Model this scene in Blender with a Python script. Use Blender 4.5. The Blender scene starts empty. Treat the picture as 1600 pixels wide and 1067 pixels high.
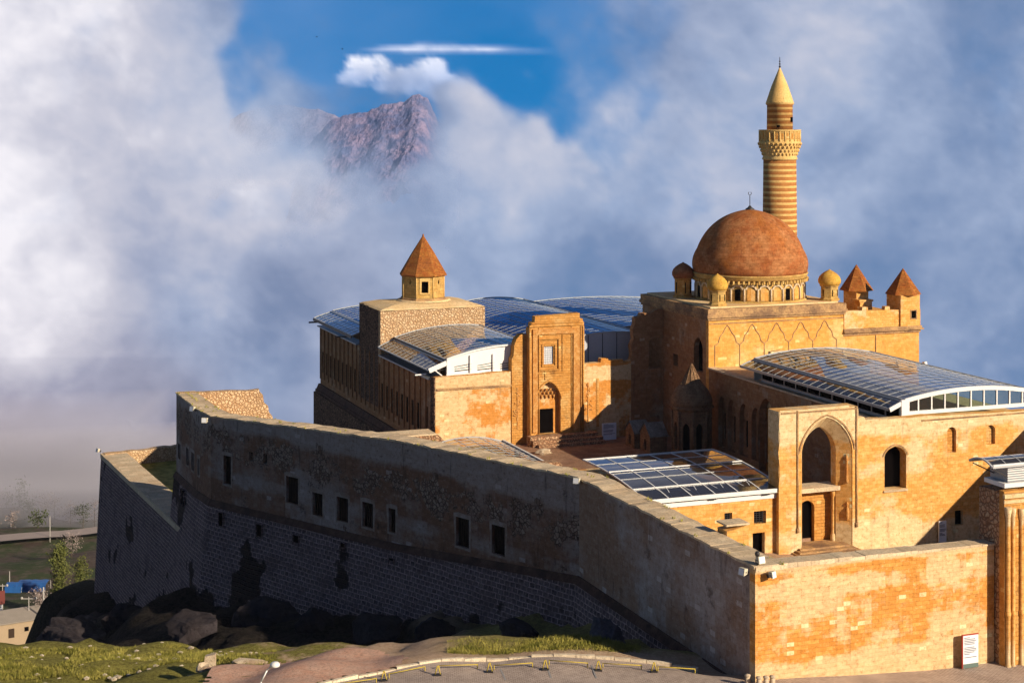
import bpy, math, random
import numpy as np
from mathutils import Vector, noise as mnoise
from mathutils.geometry import delaunay_2d_cdt
random.seed(7)
rnd = random.Random(11)
PI = math.pi
S = bpy.context.scene
COL = S.collection

# ------------------------------------------------------------------ camera, sky, sun
CAMZ = 34.0
F = 2600.0
cam_d = bpy.data.cameras.new('camera')
cam = bpy.data.objects.new('camera', cam_d); COL.objects.link(cam)
cam.location = (0, 0, CAMZ); cam.rotation_euler = (PI/2, 0, 0)
cam_d.sensor_width = 36.0; cam_d.lens = 36.0*F/1600.0
cam_d.shift_y = -(533.5-180.0)/1600.0
cam_d.clip_start = 0.5; cam_d.clip_end = 60000
S.camera = cam

SUN_AZ = math.radians(52)      # from -Y towards +X
SUN_EL = math.radians(22.5)
to_sun = Vector((math.sin(SUN_AZ)*math.cos(SUN_EL), -math.cos(SUN_AZ)*math.cos(SUN_EL), math.sin(SUN_EL)))
w = bpy.data.worlds.new('World'); S.world = w; w.use_nodes = True
nt = w.node_tree; nt.nodes.clear()
sky = nt.nodes.new('ShaderNodeTexSky'); sky.sky_type = 'NISHITA'; sky.sun_disc = False
sky.sun_elevation = SUN_EL; sky.sun_rotation = math.atan2(to_sun.x, to_sun.y)
sky.altitude = 1900; sky.air_density = 0.55; sky.dust_density = 0.05; sky.ozone_density = 2.0
bg = nt.nodes.new('ShaderNodeBackground'); bg.inputs['Strength'].default_value = 0.075
wo = nt.nodes.new('ShaderNodeOutputWorld')
nt.links.new(sky.outputs[0], bg.inputs[0]); nt.links.new(bg.outputs[0], wo.inputs[0])
sl = bpy.data.lights.new('sun', 'SUN'); sl.energy = 5.0; sl.angle = math.radians(0.5); sl.color = (1.0, 0.86, 0.66)
so = bpy.data.objects.new('sun', sl); COL.objects.link(so)
so.rotation_euler = (-to_sun).to_track_quat('-Z', 'Y').to_euler(); so.location = (60, -60, 90)
S.view_settings.view_transform = 'Standard'; S.view_settings.look = 'None'
S.view_settings.exposure = 0.38; S.view_settings.gamma = 1.0; S.view_settings.use_curve_mapping = False
S.cycles.max_bounces = 6; S.cycles.diffuse_bounces = 2; S.cycles.glossy_bounces = 3
S.cycles.transparent_max_bounces = 24; S.cycles.volume_bounces = 0; S.cycles.use_denoising = True
S.cycles.caustics_reflective = False; S.cycles.caustics_refractive = False

# ------------------------------------------------------------------ palace frame: a runs right, b runs away, z up
AX, AY = 14.65, 100.2
ROT = math.radians(20.85)
cR, sR = math.cos(ROT), math.sin(ROT)
def W(a, b, z=0.0): return Vector((AX + a*cR - b*sR, AY + a*sR + b*cR, z))
def L(x, y): dx, dy = x-AX, y-AY; return (dx*cR + dy*sR, -dx*sR + dy*cR)
CAML = L(0, 0)
def ray(px):
    x = (px-800)/F
    return (x*cR + sR, -x*sR + cR)
def on_wall(P0, P1, px, py):
    """measured picture point -> (distance along wall, height) on a wall plane"""
    r = ray(px); d = Vector((P1[0]-P0[0], P1[1]-P0[1])); Ln = d.length; d /= Ln
    det = r[0]*(-d[1]) + d[0]*r[1]
    qx, qy = P0[0]-CAML[0], P0[1]-CAML[1]
    t = (qx*(-d[1]) + d[0]*qy)/det
    s = (r[0]*qy - r[1]*qx)/det
    return s, CAMZ - t*(py-180)/F
def at_z(px, py, z):
    Y = (CAMZ-z)*F/(py-180.0)
    return L(Y*(px-800)/F, Y)

# ------------------------------------------------------------------ node helpers
class N:
    def __init__(s, name):
        s.m = bpy.data.materials.new(name); s.m.use_nodes = True; s.t = s.m.node_tree
        s.t.nodes.clear(); s.out = s.t.nodes.new('ShaderNodeOutputMaterial')
    def n(s, ty, **k):
        x = s.t.nodes.new('ShaderNode'+ty)
        for a, v in k.items():
            if a.startswith('i_'): x.inputs[a[2:].replace('_', ' ')].default_value = v
            else: setattr(x, a, v)
        return x
    def l(s, a, b): s.t.links.new(a, b); return b
    def math(s, op, a, b=None, c=None, clamp=False):
        x = s.n('Math', operation=op); x.use_clamp = clamp
        for i, v in enumerate((a, b, c)):
            if v is None: continue
            if isinstance(v, (int, float)): x.inputs[i].default_value = v
            else: s.l(v, x.inputs[i])
        return x.outputs[0]
    def mix(s, f, a, b, mode='MIX'):
        x = s.n('Mix', data_type='RGBA', blend_type=mode, clamp_factor=True)
        for sock, v in ((x.inputs[0], f), (x.inputs[6], a), (x.inputs[7], b)):
            if isinstance(v, (int, float)): sock.default_value = v
            elif isinstance(v, tuple): sock.default_value = (*v[:3], 1)
            else: s.l(v, sock)
        return x.outputs[2]
    def noise(s, vec, scale, detail=4, rough=0.6, dist=0.0):
        x = s.n('TexNoise'); x.inputs['Scale'].default_value = scale; x.inputs['Detail'].default_value = detail
        x.inputs['Roughness'].default_value = rough; x.inputs['Distortion'].default_value = dist
        if vec is not None: s.l(vec, x.inputs['Vector'])
        return x.outputs['Fac']
    def step(s, v, lo, hi):
        x = s.n('MapRange', interpolation_type='SMOOTHSTEP'); s.l(v, x.inputs[0])
        x.inputs[1].default_value = lo; x.inputs[2].default_value = hi
        return x.outputs[0]
    def bsdf(s, col, rough=0.9, metal=0.0, bump=None, bstr=0.5, bdist=0.05, spec=0.2):
        b = s.n('BsdfPrincipled'); b.inputs['Metallic'].default_value = metal
        b.inputs['Specular IOR Level'].default_value = spec
        if isinstance(col, tuple): b.inputs['Base Color'].default_value = (*col, 1)
        else: s.l(col, b.inputs['Base Color'])
        if isinstance(rough, (int, float)): b.inputs['Roughness'].default_value = rough
        else: s.l(rough, b.inputs['Roughness'])
        if bump is not None:
            bp = s.n('Bump'); bp.inputs['Strength'].default_value = bstr; bp.inputs['Distance'].default_value = bdist
            s.l(bump, bp.inputs['Height']); s.l(bp.outputs[0], b.inputs['Normal'])
        s.l(b.outputs[0], s.out.inputs[0]); return b

def stone(name, c1, c2, pale, bw=0.62, bh=0.31, pale_lo=0.5, pale_hi=0.6, mortar=None, msize=0.012,
          stain=(0.10, 0.06, 0.04), stain_amt=0.5, patch=0.16, bstr=0.5, zband=None, streak=0.35, seed=0.0, blk=0.25, exposed=False, pf=0.85):
    g = N(name); uv = g.n('UVMap').outputs[0]
    off = g.n('VectorMath', operation='ADD'); g.l(uv, off.inputs[0]); off.inputs[1].default_value = (seed*37.3, seed*3.1*bh, 0)
    # a little wobble so that courses are not ruled lines
    wn = g.n('TexNoise'); wn.inputs['Scale'].default_value = 0.8; wn.inputs['Detail'].default_value = 3; g.l(off.outputs[0], wn.inputs['Vector'])
    ws = g.n('VectorMath', operation='MULTIPLY_ADD'); g.l(wn.outputs['Color'], ws.inputs[0]); ws.inputs[1].default_value = (0.10, 0.10, 0); g.l(off.outputs[0], ws.inputs[2])
    uvw = ws.outputs[0]
    mortar = mortar or tuple(x*0.72 for x in c1)
    br = g.n('TexBrick'); g.l(uvw, br.inputs['Vector'])
    br.inputs['Scale'].default_value = 1; br.inputs['Brick Width'].default_value = bw; br.inputs['Row Height'].default_value = bh
    br.inputs['Mortar Size'].default_value = msize; br.inputs['Mortar Smooth'].default_value = 0.6
    br.inputs['Color1'].default_value = (*c1, 1); br.inputs['Color2'].default_value = (*c2, 1); br.inputs['Mortar'].default_value = (*mortar, 1)
    sn = g.n('VectorMath', operation='SNAP'); g.l(uvw, sn.inputs[0]); sn.inputs[1].default_value = (bw, bh, 1)
    big = g.noise(sn.outputs[0], patch, 5, 0.62)
    fine = g.noise(uvw, patch*2.2, 6, 0.7)
    m = g.math('ADD', g.math('MULTIPLY', big, 0.6), g.math('MULTIPLY', fine, 0.4))
    if zband:
        sep = g.n('SeparateXYZ'); g.l(uv, sep.inputs[0])
        for (z0, z1, amt) in zband:
            zc = (z0+z1)/2; hw = (z1-z0)/2
            d = g.math('ABSOLUTE', g.math('SUBTRACT', sep.outputs[1], zc))
            k = g.n('MapRange', interpolation_type='SMOOTHSTEP'); g.l(d, k.inputs[0])
            k.inputs[1].default_value = hw; k.inputs[2].default_value = hw*0.4; k.inputs[3].default_value = 0; k.inputs[4].default_value = amt
            m = g.math('ADD', m, k.outputs[0])
    f = g.step(m, pale_lo, pale_hi)
    fl = g.noise(uvw, 14, 4, 0.75)
    palev = g.mix(g.step(fl, 0.3, 0.7), tuple(x*0.78 for x in pale), pale)
    base = g.mix(g.math('MULTIPLY', f, pf), br.outputs['Color'], palev)
    # random lighter / darker single stones
    wnz = g.n('TexWhiteNoise', noise_dimensions='2D'); g.l(sn.outputs[0], wnz.inputs['Vector'])
    base = g.mix(g.math('MULTIPLY', wnz.outputs['Value'], blk), base, tuple(x*0.6 for x in c1))
    base = g.mix(g.math('MULTIPLY', g.step(wnz.outputs['Value'], 0.985, 0.99), 0.6), base, tuple(min(.85, x*1.2) for x in pale))
    # mortar keeps showing faintly in the limewashed part
    base = g.mix(g.math('MULTIPLY', br.outputs['Fac'], 0.15), base, mortar)
    mp = g.n('Mapping'); g.l(uvw, mp.inputs[0]); mp.inputs['Scale'].default_value = (1.3, 0.16, 1)
    stk = g.noise(mp.outputs[0], 1.0, 5, 0.7)
    st2 = g.noise(uvw, 0.45, 6, 0.72)
    sm = g.math('MAXIMUM', g.math('MULTIPLY', g.step(stk, 0.56, 0.72), streak), g.math('MULTIPLY', g.step(st2, 0.56, 0.70), stain_amt))
    base = g.mix(sm, base, stain)
    base = g.mix(g.math('MULTIPLY', g.step(fl, 0.60, 0.72), 0.55), base, tuple(x*0.42 for x in c2))
    cr_ = g.noise(uvw, 2.6, 9, 0.85)
    base = g.mix(g.math('MULTIPLY', g.step(cr_, 0.50, 0.64), 0.75), base, tuple(x*0.50 for x in c1))
    base = g.mix(g.math('MULTIPLY', g.step(cr_, 0.46, 0.36), 0.45), base, tuple(min(.9, x*1.08) for x in pale))
    h = g.math('ADD', g.math('MULTIPLY', br.outputs['Fac'], -1.0), g.math('MULTIPLY', fl, 0.9))
    if exposed:
        vo = g.n('TexVoronoi', feature='F1'); vo.inputs['Scale'].default_value = 3.1; g.l(uvw, vo.inputs['Vector'])
        ve = g.n('TexVoronoi', feature='DISTANCE_TO_EDGE'); ve.inputs['Scale'].default_value = 3.1; g.l(uvw, ve.inputs['Vector'])
        vc = g.n('SeparateColor'); g.l(vo.outputs['Color'], vc.inputs[0])
        rc = g.mix(vc.outputs[0], (.16,.09,.06), (.36,.26,.20)); ed_ = g.step(ve.outputs['Distance'], .0, .14)
        rc = g.mix(ed_, (.06,.035,.025), rc)
        sp_ = g.n('SeparateXYZ'); g.l(uv, sp_.inputs[0])
        dz = g.math('ABSOLUTE', g.math('SUBTRACT', sp_.outputs[1], 2.6)); kz = g.n('MapRange', interpolation_type='SMOOTHSTEP'); g.l(dz, kz.inputs[0])
        kz.inputs[1].default_value = 2.4; kz.inputs[2].default_value = .5; kz.inputs[3].default_value = -.09; kz.inputs[4].default_value = .06
        em_ = g.step(g.math('ADD', g.noise(uvw, .33, 8, .72), kz.outputs[0]), .53, .56)
        base = g.mix(em_, base, rc); h = g.math('ADD', h, g.math('MULTIPLY', g.math('MULTIPLY', ed_, em_), 1.5))
    g.bsdf(base, 0.93, bump=h, bstr=bstr, bdist=0.04, spec=0.1)
    return g.m

def rubble(name, ca, cb, gap, scale=2.2, bstr=0.9, stain_amt=0.4):
    g = N(name); uv = g.n('UVMap').outputs[0]
    nz = g.n('TexNoise'); nz.inputs['Scale'].default_value = 1.5; g.l(uv, nz.inputs['Vector'])
    ws = g.n('VectorMath', operation='MULTIPLY_ADD'); g.l(nz.outputs['Color'], ws.inputs[0]); ws.inputs[1].default_value = (.3, .3, 0); g.l(uv, ws.inputs[2])
    v = g.n('TexVoronoi', feature='F1'); v.inputs['Scale'].default_value = scale; g.l(ws.outputs[0], v.inputs['Vector'])
    e = g.n('TexVoronoi', feature='DISTANCE_TO_EDGE'); e.inputs['Scale'].default_value = scale; g.l(ws.outputs[0], e.inputs['Vector'])
    sp = g.n('SeparateColor'); g.l(v.outputs['Color'], sp.inputs[0])
    fl = g.noise(uv, 12, 4, 0.7)
    c = g.mix(sp.outputs[0], ca, cb)
    c = g.mix(g.math('MULTIPLY', fl, 0.5), c, tuple(x*0.6 for x in ca))
    c = g.mix(g.math('SUBTRACT', 1.0, g.step(e.outputs['Distance'], 0.02, 0.14)), c, gap)
    c = g.mix(g.math('MULTIPLY', g.step(g.noise(uv, 0.4, 5, 0.7), 0.52, 0.7), stain_amt), c, gap)
    h = g.math('ADD', g.step(e.outputs['Distance'], 0.0, 0.2), g.math('MULTIPLY', fl, 0.4))
    g.bsdf(c, 0.95, bump=h, bstr=bstr, bdist=0.08, spec=0.1)
    return g.m

def plain(name, col, rough=0.8, metal=0.0, var=0.25, scale=2.0, bstr=0.2, spec=0.3):
    g = N(name); oc = g.n('TexCoord').outputs['Object']
    n1 = g.noise(oc, scale, 5, 0.65)
    c = g.mix(g.math('MULTIPLY', n1, var*2), col, tuple(x*0.45 for x in col))
    g.bsdf(c, rough, metal, bump=n1, bstr=bstr, bdist=0.02, spec=spec)
    return g.m

def mottled(name, ca, cb, cc, scale=1.0, bstr=0.4, uvm=True, brick=None, spots=0.3):
    g = N(name)
    uv = g.n('UVMap').outputs[0] if uvm else g.n('TexCoord').outputs['Object']
    n1 = g.noise(uv, scale, 6, 0.68); n2 = g.noise(uv, scale*5, 5, 0.7); n3 = g.noise(uv, scale*0.4, 4, 0.6)
    c = g.mix(g.step(n1, 0.38, 0.62), ca, cb)
    c = g.mix(g.math('MULTIPLY', g.step(n3, 0.45, 0.65), 0.75), c, cc)
    c = g.mix(g.math('MULTIPLY', g.step(n2, 0.52, 0.7), spots), c, tuple(x*0.35 for x in ca))
    n5 = g.noise(uv, min(scale*5+1, 5), 8, 0.85)
    c = g.mix(g.math('MULTIPLY', g.step(n5, .49, .62), .65), c, tuple(x*.4 for x in cc))
    h = n2
    if brick:
        br = g.n('TexBrick'); g.l(uv, br.inputs['Vector']); br.inputs['Scale'].default_value = 1
        br.inputs['Brick Width'].default_value = brick[0]; br.inputs['Row Height'].default_value = brick[1]; br.inputs['Mortar Size'].default_value = 0.015
        br.inputs['Color1'].default_value = (.45, .45, .45, 1); br.inputs['Color2'].default_value = (.95, .95, .95, 1); br.inputs['Mortar'].default_value = (.3, .3, .3, 1)
        c = g.mix(0.55, c, br.outputs['Color'], 'MULTIPLY')
        h = g.math('SUBTRACT', n2, br.outputs['Fac'])
    g.bsdf(c, 0.93, bump=h, bstr=bstr, bdist=0.05, spec=0.1)
    return g.m

# ------------------------------------------------------------------ materials
OR1, OR2, PALE = (0.62, 0.25, 0.050), (0.50, 0.17, 0.03), (0.88, 0.70, 0.42)
M = {}
M['ashlar'] = stone('ashlar_front', OR1, (0.74, 0.36, 0.09), PALE, bw=.5, bh=.26, pale_lo=0.49, pale_hi=0.555, zband=[(-2.0, 1.3, 0.16), (4.4, 6.0, 0.07), (6.2, 7.3, 0.12)], stain_amt=0.30, streak=0.3, seed=1, pf=.68)
M['ashlar_court'] = stone('ashlar_court', (0.72, 0.33, 0.075), (0.82, 0.46, 0.15), PALE, bw=.5, bh=.27, pale_lo=0.50, pale_hi=0.58, patch=.12, zband=[(-3, 1.8, 0.11), (7.6, 11.8, 0.13), (2.6, 5.2, -.05)], stain_amt=0.28, seed=2)
M['ashlar_harem'] = stone('ashlar_harem', (0.64, 0.27, 0.06), OR1, (0.84, 0.64, 0.36), bw=.5, bh=.27, pale_lo=0.47, pale_hi=0.53, zband=[(5.8, 7.7, 0.2)], stain_amt=0.3, seed=5)
M['ashlar_mosque'] = stone('ashlar_mosque', (0.70, 0.32, 0.07), (0.76, 0.40, 0.11), (0.84, 0.60, 0.27), bw=.5, bh=.27, pale_lo=0.50, pale_hi=0.60, patch=.12, stain_amt=0.3, msize=0.006, bstr=0.3, seed=9)
M['portal'] = stone('portal_carved', (0.66, 0.32, 0.085), (0.56, 0.24, 0.05), (0.82, 0.54, 0.22), bw=0.42, bh=0.26, pale_lo=0.50, pale_hi=0.62, stain_amt=0.5, bstr=1.0, seed=3)
M['side'] = stone('shaded_side_stone', (0.42, 0.21, 0.095), (0.32, 0.15, 0.065), (0.52, 0.38, 0.25), bw=0.6, bh=0.3, pale_lo=0.52, pale_hi=0.64, stain=(0.05,0.03,0.02), stain_amt=0.6, bstr=0.7, streak=.6, seed=6)  # darker copy of the portal stone, wall shade put into its colour
M['rubble_shaded'] = rubble('rubble_shaded', (0.28, 0.16, 0.10), (0.16, 0.09, 0.06), (0.03, 0.018, 0.014), 2.6)  # darker copy of the lit rubble, shade of side faces in its colour
M['carved'] = mottled('carved_stone', (0.55, 0.24, 0.06), (0.68, 0.38, 0.14), (0.50, 0.20, 0.05), 2.6, 1.0, spots=0.95)
M['cornice'] = mottled('weathered_cornice', (0.36, 0.21, 0.11), (0.56, 0.34, 0.15), (0.17, 0.105, 0.07), 1.2, 0.7, spots=0.6)
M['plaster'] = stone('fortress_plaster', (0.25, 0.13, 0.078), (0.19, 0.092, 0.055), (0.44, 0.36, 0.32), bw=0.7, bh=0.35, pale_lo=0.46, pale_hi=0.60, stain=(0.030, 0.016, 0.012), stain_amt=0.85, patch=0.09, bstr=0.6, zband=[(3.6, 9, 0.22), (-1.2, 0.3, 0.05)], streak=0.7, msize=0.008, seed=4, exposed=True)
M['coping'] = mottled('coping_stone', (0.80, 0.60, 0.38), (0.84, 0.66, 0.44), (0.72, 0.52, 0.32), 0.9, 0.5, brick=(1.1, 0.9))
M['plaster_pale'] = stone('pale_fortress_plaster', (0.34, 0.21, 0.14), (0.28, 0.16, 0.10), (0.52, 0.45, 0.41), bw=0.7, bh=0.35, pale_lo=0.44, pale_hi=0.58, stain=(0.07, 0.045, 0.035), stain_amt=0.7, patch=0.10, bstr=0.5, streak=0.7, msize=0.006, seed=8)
M['surround'] = mottled('pale_surround', (.32,.23,.18), (.42,.33,.28), (.22,.14,.10), 2.5, .6, spots=.6)
M['ledge_shade'] = mottled('string_course', (0.08, 0.04, 0.03), (0.13, 0.07, 0.05), (0.05, 0.03, 0.025), 1.5, 0.5)  # ledge colour darkened to imitate the shadow band at the recess
M['timber'] = plain('dark_timber', (0.05, 0.028, 0.016), 0.85, var=0.3, scale=6)
M['void'] = plain('dark_interior', (0.004, 0.003, 0.003), 1.0, var=0.1, spec=0.0)
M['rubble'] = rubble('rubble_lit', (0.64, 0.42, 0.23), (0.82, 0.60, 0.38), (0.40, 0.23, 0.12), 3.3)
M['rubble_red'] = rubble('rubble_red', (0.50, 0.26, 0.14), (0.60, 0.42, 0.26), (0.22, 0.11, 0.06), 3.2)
M['domeskin'] = mottled('dome_skin', (0.40, 0.125, 0.040), (0.52, 0.22, 0.085), (0.47, 0.15, 0.03), 0.5, 0.4, brick=(0.6, 0.34), spots=0.55)
M['tiles'] = mottled('red_stone_roof', (0.45, 0.13, 0.03), (0.55, 0.22, 0.05), (0.38, 0.13, 0.04), 1.4, 1.0, brick=(0.34, 0.2), spots=0.6)
M['yellow_dome'] = mottled('yellow_lichen_dome', (0.60, 0.33, 0.055), (0.66, 0.39, 0.08), (0.46, 0.22, 0.05), 1.5, 0.4)
M['red_dome'] = mottled('red_small_dome', (0.35, 0.12, 0.05), (0.42, 0.18, 0.08), (0.25, 0.09, 0.04), 1.5, 0.4)
M['kiosk'] = mottled('kiosk_stone', (0.62, 0.36, 0.10), (0.70, 0.46, 0.16), (0.50, 0.28, 0.09), 0.8, 0.4, brick=(0.7, 0.35))
M['sandy'] = mottled('earth_roof', (0.78, 0.55, 0.28), (0.82, 0.60, 0.34), (0.70, 0.46, 0.22), 0.5, 0.4)
M['spire'] = mottled('spire_stone', (0.70, 0.45, 0.16), (0.75, 0.50, 0.2), (0.64, 0.38, 0.12), 1.0, 0.3)
M['frame'] = plain('roof_bar_aluminium', (0.50, 0.50, 0.50), 0.4, var=0.1)
M['white'] = plain('white_aluminium', (0.78, 0.76, 0.73), 0.35, var=0.06, spec=0.4)
M['whitepanel'] = plain('white_sheet_panel', (0.80, 0.77, 0.74), 0.5, var=0.08)
M['grey'] = plain('grey_metal', (0.30, 0.31, 0.33), 0.45, metal=0.3, var=0.2)
M['darkmetal'] = plain('dark_metal', (0.045, 0.04, 0.04), 0.5, metal=0.2, var=0.2)
M['flood'] = plain('floodlight_casing', (0.62, 0.56, 0.42), 0.5, var=0.2)
M['yellow'] = plain('yellow_paint', (0.60, 0.44, 0.06), 0.6, var=0.35, scale=8)
M['kerb'] = mottled('kerb_stone', (0.75, 0.62, 0.44), (0.80, 0.68, 0.5), (0.62, 0.5, 0.36), 1.2, 0.3, uvm=False)
M['post'] = mottled('post_stone', (0.62, 0.50, 0.36), (0.55, 0.42, 0.28), (0.40, 0.27, 0.17), 2.0, 0.6, uvm=False)
M['palestone'] = mottled('pale_field_stone', (0.60, 0.52, 0.40), (0.50, 0.42, 0.32), (0.42, 0.33, 0.22), 3.0, 0.8, uvm=False)
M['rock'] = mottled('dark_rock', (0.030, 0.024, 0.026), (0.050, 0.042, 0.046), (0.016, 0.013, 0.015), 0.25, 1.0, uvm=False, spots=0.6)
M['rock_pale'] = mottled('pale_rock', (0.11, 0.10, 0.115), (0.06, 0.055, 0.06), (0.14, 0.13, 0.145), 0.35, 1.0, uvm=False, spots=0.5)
M['slate'] = mottled('hut_roof', (0.25, 0.22, 0.18), (0.34, 0.30, 0.24), (0.18, 0.15, 0.12), 2.0, 0.5)
M['tomb'] = mottled('tomb_stone', (0.30, 0.17, 0.09), (0.36, 0.22, 0.12), (0.2, 0.11, 0.06), 1.6, 0.8, brick=(0.5, 0.3), spots=0.5)
M['signwhite'] = plain('sign_white', (0.80, 0.80, 0.82), 0.5, var=0.03, bstr=0)
M['signink'] = plain('sign_ink', (0.14, 0.14, 0.18), 0.6, var=0.1, bstr=0)
M['signgreen'] = plain('sign_green', (0.12, 0.17, 0.15), 0.6, var=0.1, bstr=0)
M['signred'] = plain('sign_red', (0.45, 0.06, 0.04), 0.6, var=0.1, bstr=0)
M['bluetarp'] = plain('blue_tarpaulin', (0.02, 0.12, 0.38), 0.6, var=0.4, scale=0.6)
M['concrete'] = plain('weathered_concrete', (0.34, 0.29, 0.24), 0.9, var=0.3, scale=0.5)
M['cottage'] = plain('tan_cottage_wall', (0.42, 0.31, 0.20), 0.9, var=0.2, scale=0.6)
M['redroof'] = plain('red_tin_roof', (0.22, 0.06, 0.045), 0.6, var=0.2)
M['bark'] = plain('bark', (0.12, 0.09, 0.06), 0.95, var=0.3, scale=3)
M['woodpole'] = plain('pale_pole', (0.45, 0.42, 0.38), 0.8, var=0.2)
M['gravel_edge'] = M['post']

def basalt():
    g = N('fortress_basalt'); uv = g.n('UVMap').outputs[0]
    wn = g.n('TexNoise'); wn.inputs['Scale'].default_value = 0.5; g.l(uv, wn.inputs['Vector'])
    ws = g.n('VectorMath', operation='MULTIPLY_ADD'); g.l(wn.outputs['Color'], ws.inputs[0]); ws.inputs[1].default_value = (.25, .25, 0); g.l(uv, ws.inputs[2])
    br = g.n('TexBrick'); g.l(ws.outputs[0], br.inputs['Vector']); br.inputs['Scale'].default_value = 1
    br.inputs['Brick Width'].default_value = 0.62; br.inputs['Row Height'].default_value = 0.40; br.inputs['Mortar Size'].default_value = 0.055; br.inputs['Mortar Smooth'].default_value = 0.5
    br.inputs['Color1'].default_value = (.045, .028, .028, 1); br.inputs['Color2'].default_value = (.13, .088, .086, 1); br.inputs['Mortar'].default_value = (.48, .345, .33, 1)
    n1 = g.noise(uv, 3.0, 5, 0.75); n2 = g.noise(uv, 0.13, 3, 0.55); n3 = g.noise(uv, 0.5, 5, 0.7)
    c = g.mix(g.step(n1, 0.42, 0.62), br.outputs['Color'], (.20, .14, .135))
    c = g.mix(g.math('MULTIPLY', g.step(n3, 0.48, 0.66), .6), c, (.085, .056, .058))
    c = g.mix(g.math('MULTIPLY', g.step(g.math('ADD', n2, g.math('MULTIPLY', n1, .06)), 0.615, 0.63), .9), c, (.005, .003, .004))
    g.bsdf(c, .95, bump=g.math('ADD', br.outputs['Fac'], g.math('MULTIPLY', n1, .8)), bstr=.8, bdist=.08, spec=.1)
    return g.m
M['basalt'] = basalt()

def banded():
    g = N('banded_minaret_stone'); uv = g.n('UVMap').outputs[0]
    sep = g.n('SeparateXYZ'); g.l(uv, sep.inputs[0])
    nz = g.noise(uv, 1.5, 4, .6)
    v = g.math('ADD', g.math('DIVIDE', sep.outputs[1], 0.63), g.math('MULTIPLY', nz, .10))
    f = g.math('FRACT', v)
    k = g.math('GREATER_THAN', f, 0.42)
    br = g.n('TexBrick'); g.l(uv, br.inputs['Vector']); br.inputs['Scale'].default_value = 1
    br.inputs['Brick Width'].default_value = .5; br.inputs['Row Height'].default_value = .315; br.inputs['Mortar Size'].default_value = .012
    br.inputs['Color1'].default_value = (.7, .7, .7, 1); br.inputs['Color2'].default_value = (1, 1, 1, 1); br.inputs['Mortar'].default_value = (.45, .4, .35, 1)
    c = g.mix(k, (.72, .45, .16), (.42, .17, .05))
    c = g.mix(.6, c, br.outputs['Color'], 'MULTIPLY')
    c = g.mix(g.math('MULTIPLY', g.step(g.noise(uv, .6, 5, .7), .5, .68), .5), c, (.5, .24, .07))
    g.bsdf(c, .9, bump=g.math('SUBTRACT', nz, k), bstr=.5, bdist=.04, spec=.1); return g.m
M['banded'] = banded()

def glassmat(name, tint, refl=(0.95, 0.97, 1.0), ior=1.75):
    g = N(name)
    fr = g.n('Fresnel'); fr.inputs[0].default_value = ior
    tr = g.n('BsdfTransparent'); tr.inputs[0].default_value = (*tint, 1)
    gl = g.n('BsdfGlossy'); gl.inputs['Color'].default_value = (*refl, 1); gl.inputs['Roughness'].default_value = 0.03
    nz = g.noise(g.n('TexCoord').outputs['Object'], 0.6, 2, 0.5)
    bp = g.n('Bump'); bp.inputs['Strength'].default_value = 0.06; bp.inputs['Distance'].default_value = 0.1; g.l(nz, bp.inputs['Height'])
    g.l(bp.outputs[0], gl.inputs['Normal'])
    di = g.n('BsdfDiffuse'); di.inputs[0].default_value = (.25, .22, .2, 1)
    mx = g.n('MixShader'); g.l(g.math('MULTIPLY', fr.outputs[0], 1.15, clamp=True), mx.inputs[0]); g.l(tr.outputs[0], mx.inputs[1]); g.l(gl.outputs[0], mx.inputs[2])
    m2 = g.n('MixShader'); m2.inputs[0].default_value = 0.10; g.l(mx.outputs[0], m2.inputs[1]); g.l(di.outputs[0], m2.inputs[2])
    g.l(m2.outputs[0], g.out.inputs[0]); return g.m
M['glass'] = glassmat('roof_glass', (0.26, 0.30, 0.36), ior=2.0)
M['glass_sky_tint'] = glassmat('sky_tinted_roof_glass', (0.06, 0.11, 0.18), refl=(.42,.64,.88), ior=2.2)  # blue of the reflected sky painted in through tint and gloss colour
M['glass_brown'] = glassmat('warm_roof_glass', (0.62, 0.55, 0.48), ior=1.45)
M['glass_green'] = glassmat('green_window_glass', (0.35, 0.55, 0.55), ior=1.5)

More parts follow.
